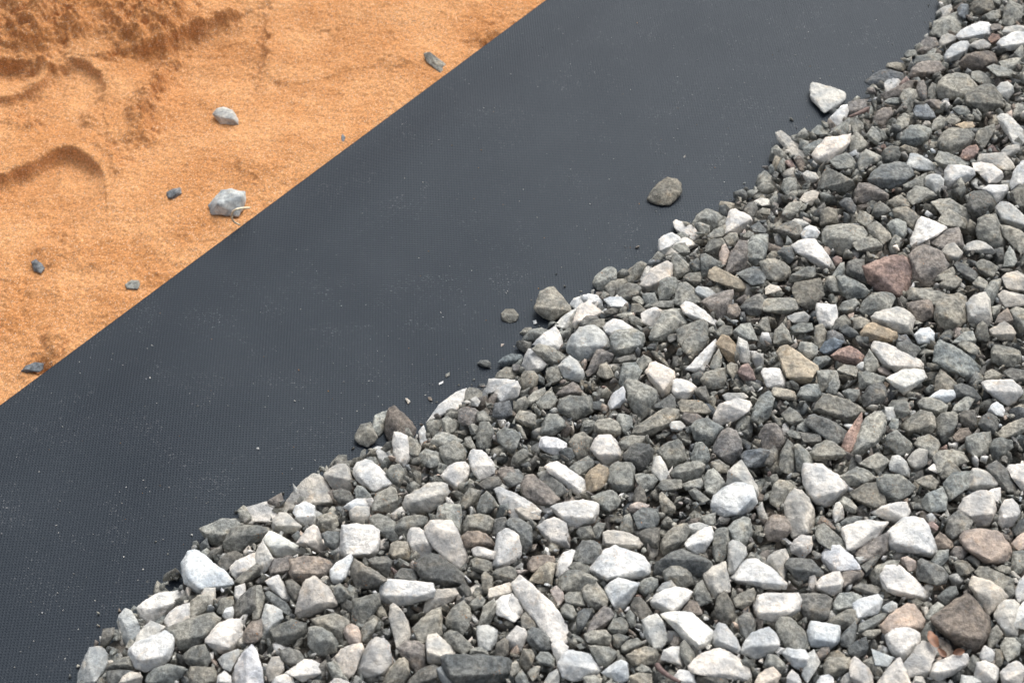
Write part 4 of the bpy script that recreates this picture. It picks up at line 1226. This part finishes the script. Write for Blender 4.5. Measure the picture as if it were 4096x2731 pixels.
def build_trace(t, i):
    r = np.random.default_rng(1000 + i)
    P = t.cen + (t.pts - t.cen) * 1.05
    n = len(P)
    mid = on_heap([t.cen[0]], [t.cen[1]])[0] if t.place == 'heap' else on_plane(np.array([t.cen[0]]), np.array([t.cen[1]]), np.array([.008]))[0]
    Z = float(np.dot(mid - CAM, FWD))
    px = Z / FPX                                   # metres per photograph pixel at this distance
    A = P - t.cen
    cov = np.cov(A.T); ev = np.sqrt(np.maximum(np.linalg.eigvalsh(cov), 1e-6))
    minor = ev[0] * 2.7 * px
    size = math.sqrt(t.area) * px
    th = min(.47 * minor, .44 * size) * r.uniform(.9, 1.1)
    k = r.uniform(.28, .62); kx = r.normal(0, .22)
    if t.place == 'membrane' and t.area > 1500: k, th, kx = .80, th * .56, 0.0
    b = -(P[:, 1] - t.cen[1]) * px                 # up in the picture
    if t.place == 'sand': k, kx, th = .50, 0.0, th * 1.2
    c_out = -k * b + kx * A[:, 0] * px + r.uniform(-.22, .22, n) * th
    pts, cs = [P], [c_out]
    def add(Q, c):
        pts.append(Q); cs.append(-k * (-(Q[:, 1] - t.cen[1]) * px) + kx * (Q[:, 0] - t.cen[0]) * px + c)
    ridge = t.ridge
    if ridge is None and r.random() < .68:          # most crushed faces meet in one clear edge
        vals, vecs = np.linalg.eigh(cov); ax = vecs[:, 1]; ax = ax * np.sign(ax[0] + 1e-9)
        ca, sa = math.cos(r.normal(0, .38)), math.sin(r.normal(0, .38))
        ax = np.array([ca * ax[0] - sa * ax[1], sa * ax[0] + ca * ax[1]])
        mid_ = t.cen + np.array([r.normal(0, .15), r.uniform(.05, .55)]) * ev
        half = ev[1] * r.uniform(.55, 1.15)
        ridge = np.array([mid_ - ax * half, mid_ + ax * half * r.uniform(.7, 1.2)])
    if ridge is not None:
        add(ridge, np.full(len(ridge), th) * r.uniform(.9, 1.05, len(ridge)))
        top = P[P[:, 1] < ridge[:, 1].mean()]
        if len(top) > 1:
            Q = ridge.mean(0) + (top - ridge.mean(0)) * .88
            add(Q, th * r.uniform(.30, .50, len(Q)))
    else:
        m = int(r.integers(3, 5)); a0 = r.uniform(0, 6.28)
        ang = a0 + np.arange(m) * 6.283 / m + r.uniform(-.4, .4, m)
        e = A.std(0) * 1.35
        low = np.array([0, r.uniform(.0, .45)]) * e
        Q = t.cen + low + np.stack([np.cos(ang), np.sin(ang)], 1) * e * r.uniform(.45, .95, (m, 1))
        gsl = r.normal(0, .35, 2) * th / e
        add(Q, th * .85 + (Q - t.cen - low) @ gsl)
    Q = t.cen + A * r.uniform(.5, .8, (n, 1))
    add(Q, -th * r.uniform(.6, 1.0, n))
    P3, C3 = np.vstack(pts), np.concatenate(cs)
    D = ray(P3[:, 0], P3[:, 1])
    def place(Z):
        return CAM + D * (Z - C3)[:, None]
    if t.place != 'heap' or t.d < .022:
        for _ in range(6):                          # find the distance at which its lowest corner touches what it lies on
            W = place(Z); lowp = W[np.argmin(W[:, 2])]
            zg = sand_z(W.mean(0)[:2]) - .0022 if t.place == 'sand' else membrane_at(lowp[:2]) - .0004
            Z = Z + (lowp[2] - zg) / (-D[np.argmin(W[:, 2])][2])
    W = place(Z)
    cen = W.mean(0)
    cuts = 10.0 if t.area > 14000 else 8.0 if t.area > 5000 else 5.5
    vs, fs = rock_from_points(W - cen, cuts, size, i + 1, rough=.85)
    if t.place != 'heap' or t.d < .022:            # bed it down: its underside rests flat on the sheet or in the sand
        zlow = cen[2] + vs[:, 2].min(); hgt = vs[:, 2].max() - vs[:, 2].min()
        zg = sand_z(cen[:2]) - .0020 if t.place == 'sand' else membrane_at(cen[:2]) - .0003
        sink = (.085 if t.place == 'membrane' else .14) * hgt
        dz = ray(np.array([t.cen[0]]), np.array([t.cen[1]]))[0]
        cen = cen + dz * ((zlow - zg + sink) / -dz[2])
        if t.place != 'sand':
            low = vs[:, 2] + cen[2] < zg
            vs[low, 2] = zg - cen[2] + (vs[low, 2] + cen[2] - zg) * .04
    return cen, vs, fs

for t in TR:
    w = on_plane(np.array([t.cen[0]]), np.array([t.cen[1]]), np.array([.012]))[:, :2]
    t.d = float(heap_d(w)[0])

# which traced stones are things of their own: every loose one, then those that show largest, 300 in all
loose = [t for t in TR if t.place != 'heap']
heap = sorted((t for t in TR if t.place == 'heap'), key=lambda t: -t.seen)
own = loose + heap[:300 - len(loose)]
own_ids = set(id(t) for t in own)

# ---- labels -----------------------------------------------------------------
def shape_word(t):
    A = t.hull - t.cen; ev, vec = np.linalg.eigh(np.cov(A.T)); asp = math.sqrt(ev[1] / max(ev[0], 1e-6))
    x0, y0 = A.min(0); x1, y1 = A.max(0)
    fill = t.area / max(1, ((A @ vec).max(0) - (A @ vec).min(0)).prod())
    if asp > 2.3: return 'long narrow'
    if asp > 1.65: return 'elongated'
    if fill < .60: return 'wedge shaped'
    if fill > .80: return 'blocky'
    return 'angular' if len(t.hull) < 8 else 'rounded'
def size_word(t):
    s = t.seen
    return 'big' if s > 26000 else 'medium' if s > 12000 else 'small'
marks = [t for t in TR if t.label and id(t) in own_ids and len(t.label.split()) <= 8]
for t in marks: t.ref = t.label
DIRS = ['right of', 'lower right of', 'below', 'lower left of', 'left of', 'upper left of', 'above', 'upper right of']
used = set(t.label for t in own if t.label)
for t in own:
    if t.label: continue
    if t.place == 'membrane':
        t.label = None; continue
    base = f"{size_word(t)} {WORD[t.c]} {shape_word(t)} stone"
    cand = []
    for m in marks:
        v = t.cen - m.cen; dist = np.hypot(*v)
        cand.append((dist, m, DIRS[int(round(math.degrees(math.atan2(v[1], v[0])) / 45)) % 8]))
    cand.sort(key=lambda c: c[0])
    done = False
    for dist, m, d in cand[:9]:
        touch = dist < 1.1 * (math.sqrt(t.area) + math.sqrt(m.area)) * .62
        w = ('just ' if touch else '') + d
        ref = m.ref if m.ref.split()[0] in ('largest', 'brightest', 'leftmost', 'uppermost') else m.ref
        lab = f"{base} {w} the {ref}"
        if len(lab.split()) <= 16 and lab not in used:
            t.label = lab; used.add(lab); done = True; break
    if not done:
        for extra in ('second', 'third'):
            dist, m, d = cand[0]
            lab = f"{extra} {base} {d} the {m.ref}"
            if len(lab.split()) <= 16 and lab not in used:
                t.label = lab; used.add(lab); done = True; break
chip_labels = ["dark grey chip on the membrane, right of the row of tiny chips", "tiny pale chip on the membrane above the tall brown lump",
               "tiny brown chip on the membrane near the long white edge stone", "tiny curved white chip on the membrane, lower one of a close pair",
               "tiny grey chip on the membrane, upper one of a close pair", "tiny cream chip on the membrane below a loose grey brown pebble",
               "tiny round white chip on the membrane beside a loose grey brown pebble", "loose grey brown pebble on the membrane left of the dark horned stone"]
for t, lab in zip([t for t in own if t.place == 'membrane' and t.label is None], chip_labels):
    t.label = lab

bed_v, bed_f, bed_tint, bed_pale, bed_seed = [], [], [], [], []
nbed = 0
def to_bed(vs, fs, tint, pale, seed):
    global nbed
    bed_v.append(vs); bed_f.append(fs + nbed); nbed += len(vs)
    n = len(vs)
    bed_tint.append(np.tile(np.append(tint, 1.0), (n, 1))); bed_pale.append(np.full(n, pale)); bed_seed.append(np.tile(seed, (n, 1)))

CHIPC = {"dark grey": 'd', "tiny brown": 'b', "tiny pale": 'l', "tiny curved": 'w', "tiny grey": 'g', "tiny cream": 'p', "tiny round": 'w', "loose grey": 'v'}
for i, t in enumerate(TR):
    if t.label:
        for kx, cc in CHIPC.items():
            if t.place == 'membrane' and t.label.startswith(kx): t.c = cc
    cen, vs, fs = build_trace(t, i)
    r = np.random.default_rng(5000 + i)
    tint = tint_for(t.c, r); pale = PALE.get(t.c, 0.0); seed = r.uniform(0, 9, 3)
    if id(t) in own_ids:
        me = mesh_from_arrays("stone", vs, fs)
        n = len(vs)
        attr(me, "tint", 'FLOAT_COLOR', np.tile(np.append(tint, 1.0), (n, 1)))
        attr(me, "pale", 'FLOAT', np.full(n, pale)); attr(me, "seed", 'FLOAT_VECTOR', np.tile(seed, (n, 1)))
        o = link("stone", me, M_STONE); o.location = cen
        grp = {'heap': "larger stones of the gravel heap", 'sand': "loose stones on the sand", 'membrane': "loose stones on the membrane"}[t.place]
        tag(o, t.label, "stone", grp)
    else:
        to_bed(vs + cen, fs, tint, pale, seed)

# ---- small gravel that fills the gaps: one mass -------------------------------
protos = []
for j in range(70):
    r = np.random.default_rng(300 + j)
    n = int(r.integers(7, 12))
    p = r.normal(size=(n, 3)); p /= np.linalg.norm(p, axis=1)[:, None]
    p = p * np.array([1.0, r.uniform(.55, .9), r.uniform(.32, .68)]) * r.uniform(.8, 1.08, (n, 1))
    vs, fs = rock_from_points(p, 4.2 if j < 40 else 1.6, 1.9, 400 + j, rough=.9, round_=1)
    protos.append((vs, fs))
def rand_rot(r):
    q = r.normal(size=4); q /= np.linalg.norm(q); w, x, y, z = q
    return np.array([[1 - 2 * (y * y + z * z), 2 * (x * y - z * w), 2 * (x * z + y * w)], [2 * (x * y + z * w), 1 - 2 * (x * x + z * z), 2 * (y * z - x * w)],
                     [2 * (x * z - y * w), 2 * (y * z + x * w), 1 - 2 * (x * x + y * y)]])
def put_filler(cpos, rad, r, white, fine=True):
    j = int(r.integers(0, 40)) if fine else int(r.integers(40, 70))
    vs, fs = protos[j]
    c = r.choice(list('gdblswp'), p=np.array([.54, .17, .12, .06 * (1 + .6 * white), .03, .03 * (1 + 3 * white), .012]) / sum([.47, .24, .12, .06 * (1 + .6 * white), .03, .03 * (1 + 3 * white), .012]))
    if r.random() < .004: c = 'r'
    to_bed(vs * rad @ rand_rot(r).T + cpos, fs, tint_for(c, r), PALE.get(c, 0.0), r.uniform(0, 9, 3))

S4 = 4.0
X0, Y0, X1, Y1 = -100, -330, 4560, 3020
gx, gy = np.meshgrid(np.arange(X0, X1, S4) + 2, np.arange(Y0, Y1, S4) + 2)
region = inside_poly(gx, gy, GP)
cover = ~region
for t in TR:
    x0, y0 = t.hull.min(0); x1, y1 = t.hull.max(0)
    i0, i1 = int((y0 - Y0) / S4), int((y1 - Y0) / S4) + 2
    j0, j1 = int((x0 - X0) / S4), int((x1 - X0) / S4) + 2
    i0, j0 = max(i0, 0), max(j0, 0)
    cover[i0:i1, j0:j1] |= inside_poly(gx[i0:i1, j0:j1], gy[i0:i1, j0:j1], t.pts)
rf = np.random.default_rng(77)
nfill = 0
for rad, tries, tol in ((14, 2500, .34), (11.5, 5000, .36), (9, 8000, .40), (7, 11000, .44), (5.5, 14000, .48), (4, 16000, .50)):
    free = np.argwhere(~cover)
    if not len(free): break
    pick = free[rf.integers(0, len(free), tries)]
    rr = int(rad) + 1
    oy, ox = np.mgrid[-rr:rr + 1, -rr:rr + 1]
    disc = (oy ** 2 + ox ** 2) <= rad ** 2
    for (iy, ix) in pick:
        if cover[iy, ix] or iy < rr or ix < rr or iy >= cover.shape[0] - rr or ix >= cover.shape[1] - rr: continue
        win = cover[iy - rr:iy + rr + 1, ix - rr:ix + rr + 1]
        if (win & disc).sum() > tol * disc.sum(): continue
        win |= disc
        X, Y = X0 + (ix + .5) * S4, Y0 + (iy + .5) * S4
        p = on_heap([X], [Y])[0]
        d = float(heap_d(p[None, :2])[0])
        Z = float(np.dot(p - CAM, FWD)); rw = rad * S4 * Z / FPX * rf.uniform(1.1, 1.4)
        dirv = ray(np.array([X]), np.array([Y]))[0]
        q = CAM + dirv * (Z + rw * .85)
        q[2] = max(q[2], membrane_at(q[:2]) + rw * .45)
        put_filler(q, rw, rf, sstep(900, 2600, Y))
        nfill += 1
# small fragments lodged between and on top of the filling stones
base = ~region
for t in TR:
    x0, y0 = t.hull.min(0); x1, y1 = t.hull.max(0)
    i0, i1 = max(int((y0 - Y0) / S4), 0), int((y1 - Y0) / S4) + 2
    j0, j1 = max(int((x0 - X0) / S4), 0), int((x1 - X0) / S4) + 2
    base[i0:i1, j0:j1] |= inside_poly(gx[i0:i1, j0:j1], gy[i0:i1, j0:j1], t.cen + (t.pts - t.cen) * 1.08)
free = np.argwhere(~base)
for (iy, ix) in free[rf.integers(0, len(free), 3600)]:
    rad = rf.uniform(2.0, 4.6) if rf.random() < .8 else rf.uniform(4.5, 6.5)
    X, Y = X0 + (ix + .5) * S4, Y0 + (iy + .5) * S4
    p = on_heap([X], [Y])[0]; Z = float(np.dot(p - CAM, FWD)); rw = rad * S4 * Z / FPX * 1.25
    q = CAM + ray(np.array([X]), np.array([Y]))[0] * (Z + rw * .5)
    q[2] = max(q[2], membrane_at(q[:2]) + rw * .45)
    put_filler(q, rw, rf, sstep(900, 2600, Y))
# crumbs fringing the heap on the sheet
k = 0
while k < 45:
    e = int(rf.integers(3, len(GB) - 2)); f = rf.random()
    c = GB[e] * (1 - f) + GB[e + 1] * f + rf.normal(0, 1, 2) * 42
    p = on_plane(np.array([c[0]]), np.array([c[1]]), np.array([.005]))[0]
    d = float(heap_d(p[None, :2])[0])
    if d > .004 or d < -.03: continue
    rw = .0008 + .0019 * rf.random() ** 2
    put_filler(np.array([p[0], p[1], membrane_at(p[:2]) + rw * .35]), rw, rf, .2, False); k += 1
# a deeper bed under them, so no hole shows through
step = .0125
xs = np.arange(GPW[:, 0].min(), min(GPW[:, 0].max(), .75), step); ys = np.arange(GPW[:, 1].min(), GPW[:, 1].max(), step)
for x in xs:
    for y in ys:
        q = np.array([x, y]) + rf.uniform(-.4, .4, 2) * step
        d = float(heap_d(q[None])[0])
        if d < .010: continue
        z = float(heap_h(q[None])[0])
        for lay in ((.0085, .0108), (.021, .013)):
            if z - lay[0] < .008: 
                if lay[0] > .02: continue
                zz = .012
            else: zz = z - lay[0]
            put_filler(np.array([q[0], q[1], zz + rf.uniform(-.003, .002)]), lay[1] * rf.uniform(.8, 1.15), rf, .0, False)
bx = np.arange(GPW[:, 0].min(), min(GPW[:, 0].max(), .80), .008); by = np.arange(GPW[:, 1].min(), GPW[:, 1].max(), .008)
BX, BY = np.meshgrid(bx, by, indexing='ij'); B2 = np.stack([BX.ravel(), BY.ravel()], 1)
bd = heap_d(B2); bz = heap_h(B2) - .021 + N1.fbm(B2[:, 0] / .012, B2[:, 1] / .012, 2) * .004
bz = np.where(bd < .012, -.006, np.maximum(bz, .0075))
I = np.arange(len(B2)).reshape(len(bx), len(by))
tri = np.concatenate([np.stack([I[:-1, :-1], I[1:, :-1], I[1:, 1:]], -1).reshape(-1, 3), np.stack([I[:-1, :-1], I[1:, 1:], I[:-1, 1:]], -1).reshape(-1, 3)])
tri = tri[(bd[tri] > .012).all(1)]
to_bed(np.column_stack([B2, bz]), tri, np.array([.16, .15, .135]), 0.0, np.zeros(3))
print("fillers", nfill, "bed verts", nbed)
me = mesh_from_arrays("gravel", np.vstack(bed_v), np.vstack(bed_f))
attr(me, "tint", 'FLOAT_COLOR', np.vstack(bed_tint)); attr(me, "pale", 'FLOAT', np.concatenate(bed_pale)); attr(me, "seed", 'FLOAT_VECTOR', np.vstack(bed_seed))
tag(link("gravel", me, M_STONE), "small grey crushed gravel filling the gaps between the larger stones of the heap", "gravel", kind="stuff")

# ---- stone dust and grit specks on the membrane --------------------------------
rs = np.random.default_rng(5)
gv, gf, gt, n0 = [], [], [], 0
cnt = 0
clusters = [(1100, 1640), (2310, 950), (2690, 620), (3230, 130), (2900, 330), (2500, 1060), (1420, 1530), (380, 1440), (2790, 420), (1750, 1560), (600, 1950), (3300, 300)]
while cnt < 460:
    if rs.random() < .08:
        c = clusters[int(rs.integers(0, len(clusters)))]; X, Y = c[0] + rs.normal(0, 60), c[1] + rs.normal(0, 34)
    else:
        X, Y = rs.uniform(-100, 3900), rs.uniform(-60, 2800)
    p = on_plane(np.array([X]), np.array([Y]), np.array([.005]))[0]
    u, v = uv_of(p[:2]); d = float(heap_d(p[None, :2])[0])
    if v > -.012 or d > -.002: continue
    if rs.random() > .18 + .82 * math.exp(d / .08) and rs.random() > .25: continue
    rad = .00050 + .00060 * rs.random() ** 2.5 + (.0008 * rs.random() if rs.random() < .03 else 0)
    vs, fs = protos[40 + int(rs.integers(0, 30))]
    q = np.array([p[0], p[1], membrane_at(p[:2]) + rad * .35])
    vs = vs * rad * np.array([1, 1, .7]) @ rand_rot(rs).T
    gv.append(vs + q); gf.append(fs + n0); n0 += len(vs)
    cc = (.62, .61, .58) if rs.random() < .9 else (.50, .26, .10)
    gt.append(np.tile(np.array([*cc, 1.0]) * np.array([*(rs.uniform(.7, 1.1, 1).repeat(3)), 1]), (len(vs), 1)))
    cnt += 1
me = mesh_from_arrays("grit", np.vstack(gv), np.vstack(gf))
attr(me, "tint", 'FLOAT_COLOR', np.vstack(gt)); attr(me, "pale", 'FLOAT', np.zeros(n0)); attr(me, "seed", 'FLOAT_VECTOR', np.zeros((n0, 3)))
tag(link("grit", me, M_STONE), "fine pale grit and stone dust scattered over the black membrane", "grit", kind="stuff")

# ---- straw fibre, twig, dry leaves ------------------------------------------------
def tube(path, radii, seg=8, flat=1.0):
    path = np.array(path, float); n = len(path)
    vs, fs = [], []
    for i in range(n):
        tan = path[min(i + 1, n - 1)] - path[max(i - 1, 0)]; tan /= np.linalg.norm(tan)
        a = np.cross(tan, [0, 0, 1.0]); a /= np.linalg.norm(a) + 1e-9; b = np.cross(a, tan)
        for k in range(seg):
            w = 2 * math.pi * k / seg
            vs.append(path[i] + radii[i] * (math.cos(w) * a + math.sin(w) * b * flat))
    for i in range(n - 1):
        for k in range(seg):
            k2 = (k + 1) % seg
            fs.append([i * seg + k, i * seg + k2, (i + 1) * seg + k2, (i + 1) * seg + k])
    return np.array(vs), np.array(fs)
fib = np.array([(1000, 442), (930, 445), (850, 455), (790, 482), (765, 530), (770, 590), (800, 635), (868, 668)]) / 3.36 + 700
zf = [.012, .024, .032, .031, .025, .019, .013, .006]
path = spline(np.array([on_plane(np.array([a]), np.array([b]), np.array([z]))[0] for (a, b), z in zip(fib, zf)]))
vs, fs = tube(path, np.linspace(.00095, .00075, len(path)))
tag(link("straw_fibre", mesh_from_arrays("straw_fibre", vs, fs), plain_material("dry_straw", (.80, .68, .48))), "thin curled pale straw fibre on the sand at the largest loose stone", "straw")

def heap_path(pts, s, ox, oy, lift):
    a = np.array(pts, float) / s + np.array([ox, oy])
    out = []
    for (X, Y), l in zip(a, lift):
        p = on_heap([X], [Y])[0]; Z = float(np.dot(p - CAM, FWD))
        out.append(CAM + ray(np.array([X]), np.array([Y]))[0] * (Z - l))
    return np.array(out)
path = spline(heap_path([(1335, 1400), (1370, 1445), (1430, 1492), (1490, 1528), (1545, 1556)], 2.296875, 2048, 2049, [.004, .007, .007, .008, .009]))
vs, fs = tube(path, np.linspace(.0018, .0011, len(path)))
tag(link("twig", mesh_from_arrays("twig", vs, fs), plain_material("dark_bark", (.16, .11, .10))), "thin dark brown twig among the white stones at the bottom edge", "twig")
path = spline(heap_path([(745, 1075), (800, 1055), (860, 1030), (905, 1010), (930, 1012)], 2.296875, 3072, 0, [.012, .014, .015, .015, .014]))
vs, fs = tube(path, np.interp(np.arange(len(path)), [0, len(path) - 8, len(path) - 1], [.0010, .0022, .0034]))
tag(link("twig", mesh_from_arrays("twig", vs, fs), plain_material("grey_brown_bark", (.20, .14, .12))), "short brown woody stalk at the upper heap edge below a brown stone", "twig")
def leaf(pts, lift, width, label):
    path = spline(heap_path(pts, 2.296875, 3072, 2049, lift), 6)
    n = len(path); vs, fs = [], []
    for i in range(n):
        tan = path[min(i + 1, n - 1)] - path[max(i - 1, 0)]; tan /= np.linalg.norm(tan)
        a = np.cross(tan, -FWD); a /= np.linalg.norm(a)
        w = width * math.sin(math.pi * (.04 + .92 * i / (n - 1))) ** .8
        for k in (-1, -.5, 0, .5, 1):
            vs.append(path[i] + a * w * k - FWD * (w * .5 * k * k))
    for i in range(n - 1):
        for k in range(4): fs.append([i * 5 + k, i * 5 + k + 1, i * 5 + 6 + k, i * 5 + 5 + k])
    vs = np.array(vs); m = len(vs); fs = np.array(fs)
    back = vs + FWD * .0003
    fs = np.vstack([fs, fs[:, ::-1] + m])
    o = link("dry_leaf", mesh_from_arrays("dry_leaf", np.vstack([vs, back]), fs), LEAF)
    tag(o, label, "leaf", "dry leaf pieces under the largest brown boulder")
LEAF = plain_material("dry_leaf", (.235, .115, .066), .55, .3, 300.0)
leaf([(1490, 1085), (1500, 1130), (1525, 1180), (1560, 1235)], [.009, .010, .010, .009], .0030, "pointed orange brown dry leaf standing left of the largest dark brown boulder")
leaf([(1560, 1240), (1590, 1275), (1615, 1300), (1640, 1318)], [.009, .009, .009, .009], .0019, "narrow lower piece of orange brown leaf between the boulder and a white stone")
leaf([(1700, 1296), (1735, 1280), (1770, 1274), (1805, 1272)], [.007, .008, .008, .007], .0022, "flat orange leaf scrap tucked under the largest dark brown boulder")

# ---------------------------------------------------------------- light
EL, AZ = math.radians(54), math.radians(24)
w = bpy.data.worlds.new("World"); SC.world = w; w.use_nodes = True
nt = w.node_tree; bg = nt.nodes["Background"]
sky = nt.nodes.new("ShaderNodeTexSky"); sky.sky_type = 'NISHITA'; sky.sun_disc = False
sky.sun_elevation = EL; sky.sun_rotation = AZ; sky.dust_density = 5.0; sky.air_density = 1.0
hs = nt.nodes.new("ShaderNodeHueSaturation"); hs.inputs["Saturation"].default_value = .34
nt.links.new(sky.outputs[0], hs.inputs["Color"]); nt.links.new(hs.outputs[0], bg.inputs[0])
bg.inputs[1].default_value = .15
L = bpy.data.lights.new("sun", 'SUN'); L.energy = 1.35; L.angle = math.radians(45); L.color = (1.0, .965, .92)
lo = bpy.data.objects.new("sun", L); COL.objects.link(lo)
sd = Vector((math.sin(AZ) * math.cos(EL), math.cos(AZ) * math.cos(EL), math.sin(EL)))
lo.rotation_euler = sd.to_track_quat('Z', 'Y').to_euler()

SC.view_settings.view_transform = 'Standard'
try: SC.view_settings.look = 'None'
except Exception: pass
SC.view_settings.exposure = 0.40
SC.view_settings.gamma = 1.0
SC.view_settings.use_curve_mapping = False
SC.cycles.max_bounces = 6

if __name__ == "__main__":
    pass
